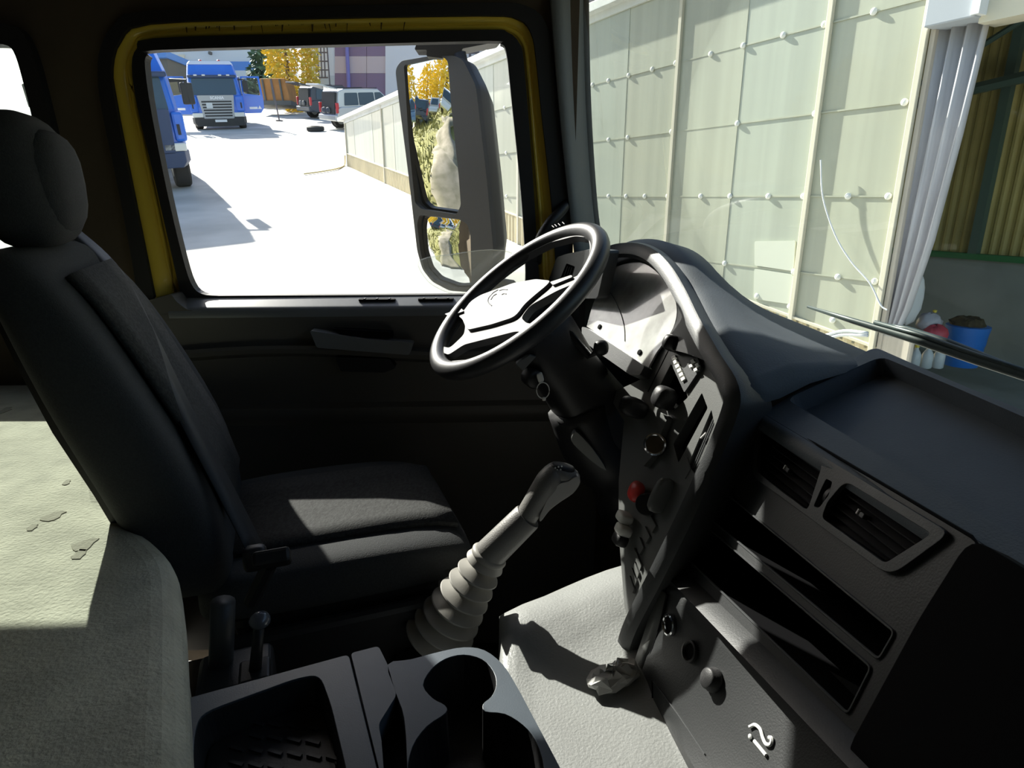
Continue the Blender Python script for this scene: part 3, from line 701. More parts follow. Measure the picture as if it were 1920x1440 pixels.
mk('cluster_trim', *plate(CL, rnd(CL.poly([(1098, 616), (1108, 618), (1217, 690), (1208, 707), (1190, 707), (1130, 665), (1098, 640)]), .006), [], .012, -.02), 'plastic_grey', da, bevel=.004)
# centre panel facing the driver
CPF = Frame(T(.8, .668, .684), TL + TW * .12, T(0, -.173, -.426), -TW * .9 + TZ * .4)
face = CPF.poly([(1222, 690), (1262, 625), (1290, 590), (1330, 650), (1372, 740), (1362, 800), (1292, 965), (1238, 1080), (1184, 1185), (1172, 1150), (1160, 1000), (1160, 900), (1170, 790), (1140, 740), (1200, 712)])
slotA = CPF.poly([(1316, 736), (1327, 765), (1272, 868), (1262, 832)])
ventA = CPF.poly([(1334, 768), (1340, 798), (1302, 888), (1290, 872)])
slotB = CPF.poly([(1258, 682), (1282, 722), (1290, 745), (1262, 770), (1236, 725)])
cpl = mk('centre_panel', *plate(CPF, face, [rnd(slotA, .004), rnd(ventA, .003), rnd(slotB, .004)], 0, -.02), 'plastic_panel', da)
mk('radio_slot', *pit(CPF, rnd(slotA, .004), -.002, -.06), 'black_slot', cpl)
mk('switch_well', *pit(CPF, rnd(slotB, .004), -.002, -.06), 'black_slot', cpl)
vw = mk('vent_well', *pit(CPF, rnd(ventA, .003), -.002, -.04), 'black_slot', cpl)
for k in range(5):
    t = (k + .5) / 5
    a = V((*ventA[0], 0)).lerp(V((*ventA[1], 0)), t); b = V((*ventA[3], 0)).lerp(V((*ventA[2], 0)), t)
    mk('slat', *tube([CPF.p(a.x, a.y, -.006), CPF.p(b.x, b.y, -.006)], .0018, 6), 'plastic_grey', vw)
mk('vent_lever', *tube([CPF.p(*CPF.px(1326, 812), .002), CPF.p(*CPF.px(1316, 822), .002)], .002, 6), 'mark_white', vw)
mk('vent_label', *plate(CPF, CPF.poly([(1290, 858), (1296, 880), (1286, 898), (1278, 880)]), [], .002, 0), 'plastic_panel', cpl)
# bank of keys and display beside the cluster
kb = mk('key_bank', *plate(CPF, rnd(CPF.poly([(1278, 640), (1296, 632), (1320, 690), (1288, 738), (1266, 690)]), .004), [], .006, 0), 'plastic_grey', cpl, bevel=.002)
for i in range(6):
    u = 1266 + i * 3.6; v = 672 + i * 8
    mk('key', *plate(CPF, rnd(CPF.poly([(u, v), (u + 7, v - 4), (u + 9, v + 1), (u + 2, v + 6)]), .001), [], .010, .004), 'white_plastic', kb)
for i in range(2):
    for j in range(2):
        u = 1299 + i * 9 + j * 3; v = 688 + i * 7 - j * 9
        mk('key', *plate(CPF, rnd(CPF.poly([(u, v), (u + 6, v - 3), (u + 8, v + 2), (u + 2, v + 5)]), .001), [], .010, .004), 'white_plastic', kb)
mk('lever_switch', *cushion(CPF.p(*CPF.px(1277, 650), .02), CPF.x * .012, CPF.y * .016, CPF.n * .02, 3, 8), 'plastic_black', cpl, smooth=180)
mk('knob_cover', *cushion(CPF.p(*CPF.px(1262, 752), .02), CPF.x * .020, CPF.y * .022, CPF.n * .022, 3, 8), 'plastic_dark', cpl, smooth=180)
mk('mode_knob', *cushion(CPF.p(*CPF.px(1212, 772), .03), CPF.x * .018, CPF.y * .020, CPF.n * .03, 3, 8), 'plastic_black', cpl, smooth=180)
# rotary light switch
def stub(u, v, r, h, m, parent, cap=None, name='knob'):
    p = CPF.p(*CPF.px(u, v), 0); a = (CPF.n * .55 - TL * .55 + TZ * .1).normalized()
    k = mk(name, *lathe(p, a, [(0, r * 1.05), (h * .8, r), (h, r * .92)], 24), m, parent, smooth=50)
    if cap: mk('knob_ring', *lathe(p + a * h, a, [(-.002, r * 1.0), (.002, r * .98), (.003, r * .85), (.0005, r * .78), (.0006, .0)], 24, cap=False), cap, k, smooth=60)
    return k
sp_ = mk('switch_plate', *plate(CPF, rnd(CPF.poly([(1248, 776), (1262, 786), (1232, 860), (1216, 878), (1214, 868), (1238, 820)]), .004), [], .012, 0), 'plastic_panel', cpl, bevel=.003)
stub(1234, 835, .021, .032, 'plastic_black', cpl, 'chrome', 'rotary_switch')
stub(1216, 945, .020, .026, 'plastic_black', cpl, None, 'hazard_base')
mk('red_cap', *cushion(CPF.p(*CPF.px(1208, 926), .018), CPF.x * .018, CPF.y * .020, CPF.n * .012, 2.6, 8), 'red_plastic', cpl, smooth=180)
mk('light_switch', *cushion(CPF.p(*CPF.px(1250, 932), .012), CPF.x * .010, CPF.y * .034, CPF.n * .018, 3.2, 8), 'plastic_panel', cpl, smooth=180)
mk('white_rocker', *cushion(CPF.p(*CPF.px(1188, 975), .02), CPF.x * .016, CPF.y * .010, CPF.n * .014, 4, 8), 'white_plastic', cpl, smooth=180)
mk('white_rocker', *cushion(CPF.p(*CPF.px(1186, 998), .02), CPF.x * .016, CPF.y * .010, CPF.n * .014, 4, 8), 'white_plastic', cpl, smooth=180)
mk('black_rocker', *cushion(CPF.p(*CPF.px(1180, 1015), .02), CPF.x * .016, CPF.y * .012, CPF.n * .012, 4, 8), 'plastic_black', cpl, smooth=180)
# field of blank switches
def q4(a, b, c, d, s, t):
    return tuple((V((*a, 0)).lerp(V((*b, 0)), s)).lerp(V((*d, 0)).lerp(V((*c, 0)), s), t))[:2]
for quad, n in (([(1214, 984), (1236, 1004), (1222, 1040), (1204, 1060)], 0), ):
    pass
cols = [((1224, 962), (1237, 985), (1190, 1066), (1184, 1042)), ((1196, 1030), (1208, 1062), (1190, 1118), (1180, 1090))]
A_, B_ = CPF.poly(cols[0]), CPF.poly(cols[1])
for Q, n in ((A_, 4), (B_, 4)):
    for i in range(n):
        t0, t1 = i / n + .04, (i + 1) / n - .04
        pts_ = [q4(Q[0], Q[1], Q[2], Q[3], s, t) for s, t in ((.06, t0), (.94, t0), (.94, t1), (.06, t1))]
        mk('blank_switch', *plate(CPF, rnd(pts_, .002), [], .005, 0), 'plastic_panel', cpl, bevel=.0015)
mk('panel_seam', *tube([CPF.p(*CPF.px(1262, 640), .0), CPF.p(*CPF.px(1215, 735), .0)], .0012, 5), 'black_slot', cpl)
# air vent at the driver's door
DV = Frame(T(1.5, .68, .83), TL, TZ, -TW)
dv = mk('side_vent', *plate(DV, rnd(DV.poly([(1016, 560), (1044, 482), (1062, 476), (1112, 466), (1140, 470), (1120, 560)]), .012), [rnd(DV.poly([(1047, 530), (1062, 494), (1078, 500), (1072, 520), (1058, 545)]), .004)], 0, -.03), 'plastic_grey', da, bevel=.005)
vh = rnd(DV.poly([(1047, 530), (1062, 494), (1078, 500), (1072, 520), (1058, 545)]), .004)
mk('vent_well', *pit(DV, vh, -.002, -.03), 'black_slot', dv)
for k in range(4):
    mk('slat', *tube([DV.p(*DV.px(1062 + k * 4, 499 + k), -.004), DV.p(*DV.px(1050 + k * 5, 534 + k), -.004)], .0016, 6), 'plastic_grey', dv)
mk('side_body', *tbox(1.46, 1.72, .715, .93, .3, .80), 'plastic_black', da, bevel=.02)
# ------------------------------------------------------------------ passenger side module of the dashboard
pm = thing('dash_module', T(.4, .7, .0), 'passenger side dash module with tray on top, air vents and two open shelves', 'dashboard')
def S(p): return CAM + (V(p) - CAM) * .94
e1 = T(-.4, -.12, .02)
e1L = T(-.4, -.088, .084)
MF = Frame(S(T(.76, .709, .665)), e1, T(0, -.173, -.35), -TW + TZ * .4)
k5 = lambda pts: [(1300 + .3229 * x, 700 + .3229 * y) for x, y in pts]
k6 = lambda pts: [(1150 + .3073 * x, 1000 + .3073 * y) for x, y in pts]
out = rnd(MF.poly([(1429, 779), (1822, 1009), (1832, 1020), (1733, 1165), (1592, 1418), (1262, 1080), (1300, 988), (1365, 862)]), .02)
vA = rnd(MF.poly(k5([(428, 330), (770, 545), (690, 795), (668, 795), (385, 580), (395, 380)])), .006)
vB = rnd(MF.poly(k5([(890, 655), (930, 650), (1412, 945), (1140, 1115), (770, 850), (800, 760)])), .006)
vWl = rnd(MF.poly(k5([(795, 622), (830, 640), (808, 720), (752, 792), (722, 782), (762, 690)])), .003)
s1_ = rnd(MF.poly([(1356, 920), (1680, 1186), (1650, 1238), (1332, 972)]), .006)
s2_ = rnd(MF.poly([(1322, 984), (1636, 1252), (1592, 1340), (1294, 1052)]), .006)
bez = rnd(MF.poly(k5([(366, 290), (415, 276), (1520, 940), (1210, 1165), (1130, 1165), (368, 610)])), .012)
fc = mk('face', *plate(MF, out, [bez, s1_, s2_], 0, -.012), 'module_plastic', pm, bevel=.003)
bz = mk('vent_bezel', *plate(MF, bez, [vA, vB, vWl], .006, -.01), 'plastic_grey', pm, bevel=.003)
for hole, name in ((vA, 'vent'), (vB, 'vent')):
    vt = mk(name, *pit(MF, hole, .0, -.05), 'black_slot', pm)
    y0 = min(q[1] for q in hole); y1 = max(q[1] for q in hole)
    # slats run along the longer edges of the opening
    xs_ = sorted(hole, key=lambda q: q[0]); lft = xs_[0]; rgt = xs_[-1]
    for k in range(6):
        yy = y0 + (y1 - y0) * (k + .5) / 6
        cr = []
        n = len(hole)
        for a in range(n):
            p_, q_ = hole[a], hole[(a + 1) % n]
            if (p_[1] > yy) != (q_[1] > yy): cr.append(p_[0] + (q_[0] - p_[0]) * (yy - p_[1]) / (q_[1] - p_[1]))
        if len(cr) < 2: continue
        a, b = min(cr) + .001, max(cr) - .001
        c_ = MF.p((a + b) / 2, yy, -.012); dd = (MF.n * .8 + MF.y * .6).normalized()
        mk('slat', *box(c_, MF.x * (b - a) / 2, dd * .008, dd.cross(MF.x).normalized() * .0010), 'plastic_dark', vt)
    cx_ = sum(q[0] for q in hole) / len(hole); cy_ = sum(q[1] for q in hole) / len(hole)
    mk('vane_tab', *fbox(MF, cx_ - .006, cx_ + .006, cy_ - .003, cy_ + .003, -.010, .001), 'plastic_grey', vt, bevel=.001)
    mk('tab_grip', *fbox(MF, cx_ - .005, cx_ - .003, cy_ - .004, cy_ + .002, .000, .0025), 'mark_white', vt)
mk('wheel_well', *pit(MF, vWl, .0, -.03), 'black_slot', pm)
wcx = sum(q[0] for q in vWl) / len(vWl); wcy = sum(q[1] for q in vWl) / len(vWl)
mk('thumb_wheel', *lathe(MF.p(wcx, wcy, -.014) - MF.x * .004, MF.x, [(0, .015), (.001, .017), (.007, .017), (.008, .015)], 20), 'plastic_dark', pm, smooth=40)
mk('shelf', *pit(MF, s1_, -.001, -.15, .97), 'black_slot', pm)
mk('shelf', *pit(MF, s2_, -.001, -.15, .97), 'black_slot', pm)
for q in (s1_, s2_):
    mk('shelf_lip', *tube([MF.p(x, y, .001) for x, y in q], .0016, 6, True, up=MF.n), 'plastic_grey', pm)
mk('seam', *tube([MF.p(*MF.px(u, v), .0) for u, v in ((1432, 775), (1822, 1006), (1834, 1020), (1735, 1167), (1594, 1420))], .0018, 6), 'black_slot', pm)
# side wall of the module towards the driver
pts_ = [(1429, 779), (1365, 862), (1300, 988), (1262, 1080)]
edge = spline([MF.p(*MF.px(u, v)) for u, v in pts_], 4)
mk('side_wall', *gridsurf([edge, [p + TL * .012 + TW * .012 for p in edge], [p + TL * .03 + TW * .10 for p in edge]]), 'plastic_grey', pm, smooth=180)
sw_a = spline([atl(u, v, l) + TW * .03 for u, v, l in ((1383, 742, .694), (1372, 797, .688), (1302, 958, .688), (1243, 1080, .708))], 4)
sw_b = [MF.p(*MF.px(u, v), -.004) for u, v in ((1429, 779), (1365, 862), (1300, 988), (1262, 1080))]
mk('cockpit_side', *gridsurf([sw_a, [a.lerp(b, .5) + TL * .004 for a, b in zip(sw_a, spline(sw_b, 4))], [p + TW * .02 for p in spline(sw_b, 4)]]), 'plastic_grey', da, smooth=180)
# top with recessed tray
TP = Frame(S(T(.76, .700, .668)), T(0, .246, .085), T(-.40, -.10, .018), TZ)
far = T(-.35, .43, .715) - TP.o
tout = TP.poly([(1432, 776), (1446, 764), (1626, 657), (1644, 652), (1780, 712), (1920, 770)]) + [(-.10, 1.0), (-.22, 1.0)] + TP.poly([(1823, 1008)])
thole = rnd(TP.poly([(1474, 748), (1652, 668), (1800, 730), (1920, 782)]) + [(-.10, .95), (-.17, .95)] + TP.poly([(1868, 985), (1700, 884)]), .02)
mk('top', *plate(TP, rnd(tout, .012), [thole], 0, -.01), 'dash_top', pm, bevel=.004)
mk('tray', *pit(TP, thole, -.002, -.028, .985), 'dash_top', pm)
mk('front_roll', *loft([[TP.p(x0 - .004 + .016 * math.cos(t), y, -.016 + .016 * math.sin(t)) for t in [math.pi * k / 8 for k in range(9)]] for x0, y in ((.0, .01), (-.086, .385), (-.22, 1.0))], False), 'dash_top', pm, smooth=180)
# cover right of the module
mk('right_cover', *plate(MF, rnd(MF.poly([(1840, 1014), (2300, 1290), (2200, 1900), (1800, 1800), (1602, 1424), (1742, 1168)]), .02), [], .012, -.01), 'black_slot', pm, bevel=.006)
# lower part with sockets
lp = [(.590, .404), (.566, .400), (.552, .392), (.540, .378), (.530, .315), (.508, .235), (.506, .215), (.518, .16), (.536, .10), (.58, -.03), (.62, -.2), (.63, -.36)]
eTop = T(-.4, .04, .084)
def lmp(j, t):
    i = min(int(j), len(lp) - 2); q = j - i
    w = lp[i][0] * (1 - q) + lp[i + 1][0] * q; z = lp[i][1] * (1 - q) + lp[i + 1][1] * q
    if j <= 2: return S(T(.765, w, z) + e1L * (t * 2.6))
    k = min(1, max(0, (j - 2.6) / 3))
    return S(T(.765, w, z) + eTop.lerp(e1L, k if j > 2.6 else 0) * (t * 2.6))
def lm_at(u, v, d=0):                              # point of the lower panel seen at a spot of the photo
    best = None
    r = ray(u, v).normalized()
    for i in range(121):
        for j in range(61):
            p = lmp(2.8 + j * .07, i * .006); q = p - CAM; e = (q - r * q.dot(r)).length
            if best is None or e < best[0]: best = (e, i * .006, 2.8 + j * .07)
    e, t, j = best
    for st in (.25, .06, .015):
        for a in range(-6, 7):
            for b in range(-6, 7):
                t2, j2 = best[1] + a * .006 * st * .5, best[2] + b * .07 * st * .5
                q = lmp(j2, t2) - CAM; e = (q - r * q.dot(r)).length
                if e < best[0]: best = (e, t2, j2)
    e, t, j = best
    n = (lmp(j + .05, t) - lmp(j - .05, t)).cross(lmp(j, t + .01) - lmp(j, t)).normalized()
    if n.dot(CAM - lmp(j, t)) < 0: n = -n
    return lmp(j, t) + n * d, n
rows = [[lmp(j, t) for j in (0, 1, 2, 2.6, 3, 3.5, 4, 4.5, 5, 6, 7, 8, 9, len(lp) - 1)] for t in [i / 20 for i in range(21)]]
lw_ = mk('lower_panel', *gridsurf(rows), 'module_plastic', pm, smooth=45)
rows = [[S(T(.765 + dl, w + dw, z)) for w, z in lp] for dl, dw in ((0, 0), (.006, .008), (.008, .03), (.01, .16))]
mk('lower_side', *gridsurf(rows), 'plastic_panel', pm, smooth=60)
es_ = [[S(T(.765 - a, w - .003, z)) for w, z in lp[3:]] for a in (0, .028)]
mk('edge_trim', *gridsurf(es_), 'plastic_panel', pm, smooth=60, solid=.004)
mk('edge_strip', *tube(spline([S(T(.735, w - .004, z + .001)) for w, z in lp[3:]], 3), .0016, 6), 'black_slot', pm)
LF = Frame(S(T(.765, .530, .315)), e1L, T(0, -.022, -.08), -TW)
for i, (u, v, m_) in enumerate(((1258, 1172, 'chrome'), (1297, 1222, 'plastic_dark'), (1341, 1276, 'plastic_dark'))):
    p, a = lm_at(u, v, .002)
    so_ = mk('socket', *lathe(p, a, [(0, .0155), (.004, .0155), (.005, .013), (.003, .0115), (-.02, .0105)] if i < 2 else [(0, .016), (.004, .016), (.006, .014), (.012, .0135), (.014, .011), (.014, 0)], 24, cap=False), m_, lw_, smooth=50)
    if i < 2: mk('socket_hole', *lathe(p + a * .0005, a, [(-.001, .0112), (.0, .0112)], 20), 'black_slot', so_)
for pts_ in ([(838, 1185), (872, 1172), (905, 1200), (920, 1250), (940, 1290), (968, 1290), (975, 1255), (955, 1250)], [(868, 1270), (940, 1358)]):
    st_ = [lm_at(u, v, .002)[0] for u, v in k6(pts_)]
    mk('painted_mark', *tube(spline(st_, 4) if len(st_) > 2 else st_, .0022, 6, up=LF.n), 'mark_white', lw_)
mk('painted_mark', *cushion(lm_at(*k6([(842, 1244)])[0], .002)[0], LF.x * .0032, LF.y * .0032, LF.n * .002, 2, 6), 'mark_white', lw_)
mk('drawer_seam', *tube([lm_at(u, v, .001)[0] for u, v in k6([(240, 900), (242, 1000), (245, 1080), (265, 1190), (290, 1290)])], .001, 5), 'black_slot', lw_)
mk('drawer_seam', *tube([lm_at(u, v, .001)[0] for u, v in k6([(245, 905), (320, 1000), (400, 1110), (480, 1230), (560, 1350)])], .001, 5), 'plastic_grey', lw_)
# ------------------------------------------------------------------ outside mirror
MY = 2.42
MRF = Frame(aty(825, 320, MY), (.716, -.696, 0), (0, 0, 1), (-.696, -.716, 0))
mr = thing('side_mirror', aty(830, 545, MY) , 'tall black two-part wing mirror outside the driver window', 'mirror')
shell = MRF.poly([(741, 130), (752, 114), (800, 106), (852, 104), (868, 112), (892, 160), (912, 330), (925, 470), (918, 530), (880, 548), (842, 545), (810, 528), (792, 505), (782, 470), (766, 330), (748, 190)])
mg1 = MRF.poly([(757, 122), (832, 107), (840, 116), (846, 200), (860, 330), (864, 385), (856, 402), (790, 392), (778, 380), (766, 260), (760, 160)])
mg2 = MRF.poly([(786, 403), (860, 411), (876, 420), (882, 440), (884, 540), (850, 540), (815, 525), (796, 505), (788, 470), (782, 420)])
mg1, mg2 = rnd(mg1, .012), rnd(mg2, .012)
mk('housing', *plate(MRF, rnd(shell, .02), [mg1, mg2], 0, -.02), 'mirror_shell', mr, bevel=.006, seg=3)
bkv = rnd(shell, .02); cxm = sum(q[0] for q in bkv) / len(bkv); cym = sum(q[1] for q in bkv) / len(bkv)
mk('back_shell', *loft([[MRF.p(cxm + (x - cxm) * k, cym + (y - cym) * k, d) for x, y in bkv] for k, d in ((1, -.018), (.98, -.06), (.85, -.11), (.4, -.13))], True, False), 'mirror_shell', mr, smooth=60)
def mirror_pane(name, poly, tgt, bulge):
    cx = sum(q[0] for q in poly) / len(poly); cy = sum(q[1] for q in poly) / len(poly)
    c = MRF.p(cx, cy, -.008)
    d = (c - CAM).normalized(); n0 = (V(tgt).normalized() - d).normalized()
    # the pane itself lies in its housing, gently domed and aimed by its own tilt
    rings = []
    for k in (1.0, .8, .6, .4, .2, .02):
        ring = []
        for x, y in poly:
            q = MRF.p(cx + (x - cx) * k, cy + (y - cy) * k, -.008) - c
            h = -(q.dot(n0)) / n0.dot(MRF.n)
            ring.append(c + q + MRF.n * (h - bulge * (q.length ** 2)))
        rings.append(ring)
    v, f = loft(rings, True, False); n = len(poly); f.append(tuple((len(rings) - 1) * n + i for i in range(n)))
    return mk(name, v, f, 'mirror', mr, smooth=180)
mirror_pane('mirror_glass', mg1, (-1, .10, .0), .16)
mirror_pane('wide_glass', mg2, (-1, .06, -.14), .7)
ARM = Frame((0, MY + .02, 0), (1, 0, 0), (0, 0, 1), (0, -1, 0))
mk('upper_arm', *plate(ARM, rnd(ARM.poly([(780, 98), (786, 82), (800, 78), (940, 72), (930, 84), (868, 96), (866, 118), (802, 110), (803, 98)]), .006), [], .04, -.05), 'mirror_shell', mr, bevel=.01)
mk('arm', *tube(spline([aty(862, 100, MY - .02), aty(884, 200, MY - .03), aty(898, 330, MY - .03), aty(906, 450, MY - .03), aty(908, 545, MY - .03)], 5), .022, 12), 'mirror_shell', mr, smooth=180)
mk('lower_arm', *tube([aty(905, 530, MY), aty(960, 540, MY - .1)], .03, 10), 'mirror_shell', mr, smooth=180)
dfl = thing('reflection_pane', aty(880, 548, 1.87), 'clear curved pane imitating a deflector outside the door window below the mirror', 'reflection')  # added clear pane that imitates a reflection in the window glass
DFr = Frame((0, 1.87, 0), (1, 0, 0), (0, 0, 1), (0, -1, 0))
dpl = spl2(DFr.poly([(786, 488), (850, 476), (920, 468), (965, 476), (986, 500), (984, 530), (960, 552), (860, 552), (820, 540), (796, 520)]), 3)
mk('clear_sheet', *plate(DFr, dpl, [], 0, -.004), 'reflection_glass', dfl)
mk('edge', *tube([DFr.p(x, y, .001) for x, y in dpl], .0016, 5, True, up=DFr.n), 'reflection_glass', dfl)
# ------------------------------------------------------------------ windscreen wiper
wp = thing('windscreen_wiper', atw(1900, 700, 1.08), 'black wiper arm and blade lying along the bottom of the windscreen', 'wiper')
wpt = lambda u, v, w=1.06: atw(u, v, w)
mk('blade', *tube([wpt(1514, 575), wpt(1600, 602), wpt(1700, 632), wpt(1830, 676), wpt(1960, 718), wpt(2120, 772)], [.002, .004, .005, .005, .005, .003], 8, flat=1.5), 'wiper', wp, smooth=180)
mk('spine', *tube([wpt(1640, 604), wpt(1720, 626), wpt(1840, 668), wpt(1960, 708)], .004, 8), 'wiper', wp, smooth=180)
mk('arm', *tube([wpt(1652, 608, 1.075), wpt(1700, 616, 1.08), wpt(1780, 642, 1.085), wpt(1900, 690, 1.09), wpt(1980, 716, 1.09), wpt(2300, 850, 1.10)], [.003, .005, .006, .006, .006, .010], 8), 'wiper', wp, smooth=180)
mk('pivot', *lathe(wpt(2300, 850, 1.10) - TZ * .05, TZ, [(0, .02), (.04, .018), (.06, .012)], 14), 'wiper', wp, smooth=50)
# ------------------------------------------------------------------ outdoors
def gz(y): return -1.42 + .17 * y
E0 = V((2.88, 4.8, 0)); WD = V((-.4697, .8828, 0)); WN = V((-.8828, -.4697, 0))
SWF = Frame(E0, WD, TZ, WN)
gp = [(-75, -30), (14, -30), (14, 3.2), (3.6, 3.5), (2.98, 4.75), (-4.62, 19.0), (-2, 21), (30, 40), (30, 75), (-75, 75)]
gm = plate(Frame((0, 0, -1.42), (1, 0, 0), (0, 1, 0), (0, 0, 1)), gp, [], 0, -.3)
gm = ([V((v.x, v.y, v.z + .17 * v.y)) for v in gm[0]], gm[1])
struct('ground', gm, 'concrete', 'bright concrete yard rising away from the truck')
# --- shed with translucent sheets
sh = thing('shed', E0 + TZ * -.8, 'long shed wall of translucent sheets with cream posts and white rivet caps', 'building')
def ctop(s): return -.15 + .143 * s
joints = [.03, .80, 2.505, 4.2, 5.9, 7.6, 9.3, 11.0, 12.7, 14.4, 16.25]
for i in range(len(joints) - 1):
    a, b = joints[i], joints[i + 1]
    n = max(1, round((b - a) / .85))
    for k in range(n):
        s0, s1 = a + (b - a) * k / n, a + (b - a) * (k + 1) / n + .03
        d = .004 if k % 2 else 0
        mk('sheet', *plate(SWF, [(s0, ctop(s0) - .03), (s1, ctop(s1) - .03), (s1, 3.1), (s0, 3.1)], [], d + .002 * (i % 2), d - .02), 'sheet' if (i + k) % 2 else 'sheet_b', sh)
for s in (.03, .80, 2.505, 5.9, 9.3, 12.7, 16.22):
    mk('post', *fbox(SWF, s - .022, s + .022, ctop(s) - .5, 3.08, .0, .035), 'cream_paint', sh, bevel=.004)
rv = None
riv = [(s, 2.302) for s in (.444, .852, 1.24, 1.671, 2.069, 2.555, 2.918, 3.319, 3.699, 4.023, 6.36, 6.8)] + [(s, 1.648) for s in (.099, .831, 1.652, 2.548, 3.281, 3.649, 6.31, 6.78, 7.2)] + \
      [(s, 1.0) for s in (.104, .429, .84, 1.206, 1.657, 2.045, 2.537, 2.918, 3.256, 3.601, 3.962, 6.3, 6.75, 8.4)] + [(s, .365) for s in (.098, .415, .839, 1.642, 2.05)] + [(s, .02 + .118 * s - .06) for s in (.404, .834, 1.204, 1.65)] + [(4.4, 2.3), (4.4, 1.0), (5.0, 1.648), (8.0, 2.3), (9.2, 2.3), (10.5, 2.3)]
for s, z in riv:
    p = SWF.p(s, z, .006)
    if rv is None:
        rv = mk('rivet_cap', *lathe(p, WN, [(0, .026), (.010, .026), (.018, .018), (.022, .006)], 12), 'rivet_white', sh, smooth=60); rv0 = p
    else: copyobj(rv, sh, p - rv0)
for z in (2.302, 1.648, 1.0, .365):
    mk('batten', *fbox(SWF, .05, 8.5 if z > .5 else 2.4, z - .006, z + .006, .002, .010), 'sheet_b', sh)
# wavy skirting below the sheets
pr_, n = [], 150
r0, r1, r2 = [], [], []
for i in range(n * 4 + 1):
    s = 16.25 * i / (n * 4); d = .018 if (i % 4) in (1, 2) else .0
    r0.append(SWF.p(s, ctop(s) + .01, d)); r1.append(SWF.p(s, ctop(s) - .62, d))
mk('corrugated_skirting', *gridsurf([r0, r1]), 'corrugated_cream', sh)
mk('skirting_cap', *loft([[SWF.p(s, ctop(s) + z, d) for z, d in ((.0, 0), (.02, 0), (.02, .03), (.0, .03))] for s in (0.03, 16.25)]), 'cream_paint', sh)
mk('eaves', *loft([[SWF.p(s, z, d) for z, d in ((3.06, -.1), (3.16, -.1), (3.16, .13), (3.06, .13))] for s in (-.2, 16.6)]), 'eaves_white', sh, bevel=.006)
mk('gutter_board', *loft([[SWF.p(s, z, d) for z, d in ((2.98, .0), (3.06, .0), (3.06, .03), (2.98, .03))] for s in (0, 16.3)]), 'eaves_white', sh)
mk('roof', *loft([[SWF.p(s, 3.17, .12), SWF.p(s, 4.2, -6.0), SWF.p(s, 4.1, -6.0), SWF.p(s, 3.10, .06)] for s in (-9, 16.6)]), 'shed_roof', sh)
mk('end_wall', *box(SWF.p(16.2, 1.9, -2.5), WD * .03, WN * 2.5, TZ * 1.25), 'sheet_b', sh)
mk('patch', *plate(SWF, rnd([(1.30, .60), (.86, .63), (.84, .37), (1.27, .38)], .02), [], .016, .004), 'patch_white', sh)
mk('patch', *plate(SWF, rnd([(1.27, .35), (.84, .34), (.80, .08), (1.24, .07)], .02), [], .014, .004), 'patch_white', sh)
mk('header', *fbox(SWF, -5, -.32, 2.06, 3.1, -.15, .05), 'cream_paint', sh)
mk('header_box', *fbox(SWF, -.33, -.01, 2.09, 3.0, -.2, .12), 'box_grey', sh, bevel=.01)
mk('corner_trim', *fbox(SWF, -.36, -.31, 2.10, 3.0, -.1, .14), 'truck_white', sh)
# inside of the shed
BK = Frame(E0 - WN * 3.2, WD, TZ, WN)
r0, r1 = [], []
for i in range(4 * 90 + 1):
    s = -6.5 + 9 * i / (4 * 90); d = .03 if (i % 4) in (1, 2) else 0
    r0.append(BK.p(s, 4.0, d)); r1.append(BK.p(s, .34, d))
mk('corrugated_back_wall', *gridsurf([r0, r1]), 'olive_sheet', sh)
mk('rail', *fbox(BK, -6.5, 2.5, .32, .385, .03, .12), 'green_rail', sh)
mk('plinth', *fbox(BK, -6.5, 2.5, -.9, .33, -.05, .06), 'shed_grey', sh)
mk('steel_post', *fbox(BK, .93, 1.02, .38, 4.0, .03, .12), 'green_steel', sh)
mk('steel_post', *fbox(BK, -1.6, -1.51, .38, 4.0, .05, .2), 'green_steel', sh)
mk('brace', *tube([BK.p(2.3, 1.95, .3), BK.p(1.5, 2.05, .3), BK.p(.6, 2.15, .3), BK.p(-2, 2.3, .3)], .06, 6), 'green_steel', sh)
mk('brace', *tube([BK.p(1.7, 2.2, .4), BK.p(.6, 2.75, .4), BK.p(-.5, 3.2, .4)], .03, 6), 'green_steel', sh)
mk('shed_floor', *plate(Frame((0, 0, -.78), (1, 0, 0), (0, 1, 0), (0, 0, 1)), [(3.0, 4.7), (3.6, 3.45), (9.2, .6), (12, 4), (5.0, 9.0), (3.5, 8.5)], [], 0, -.2), 'shed_grey', sh)
# --- curtain strip at the opening
ct = thing('strip_curtain', SWF.p(-.2, -.75, -.1), 'gathered pale plastic curtain tied back at the shed opening', 'curtain')
rows = []
for t, wdt, off in ((0, .34, .0), (.25, .30, .0), (.5, .24, .0), (.68, .16, .0), (.76, .10, .01), (.84, .20, .0), (.92, .24, .0), (1, .26, .0)):
    z = 2.12 - t * 2.85
    rows.append([SWF.p(.0 - wdt * i / 24 * (1 if t < .8 else 1), z, -.06 + off + .032 * math.sin(i * .9 + t * 2) * (1 if abs(t - .76) > .05 else .5)) for i in range(25)])
mk('drape', *gridsurf(rows), 'curtain', ct, smooth=180, solid=.004)
mk('edge_strip', *fbox(SWF, -.035, .0, -.75, 2.15, -.03, .01), 'curtain_beige', ct, bevel=.004)
mk('lower_panel', *fbox(SWF, -.26, -.01, -.75, -.02, -.05, .0), 'curtain_beige', ct, bevel=.02)
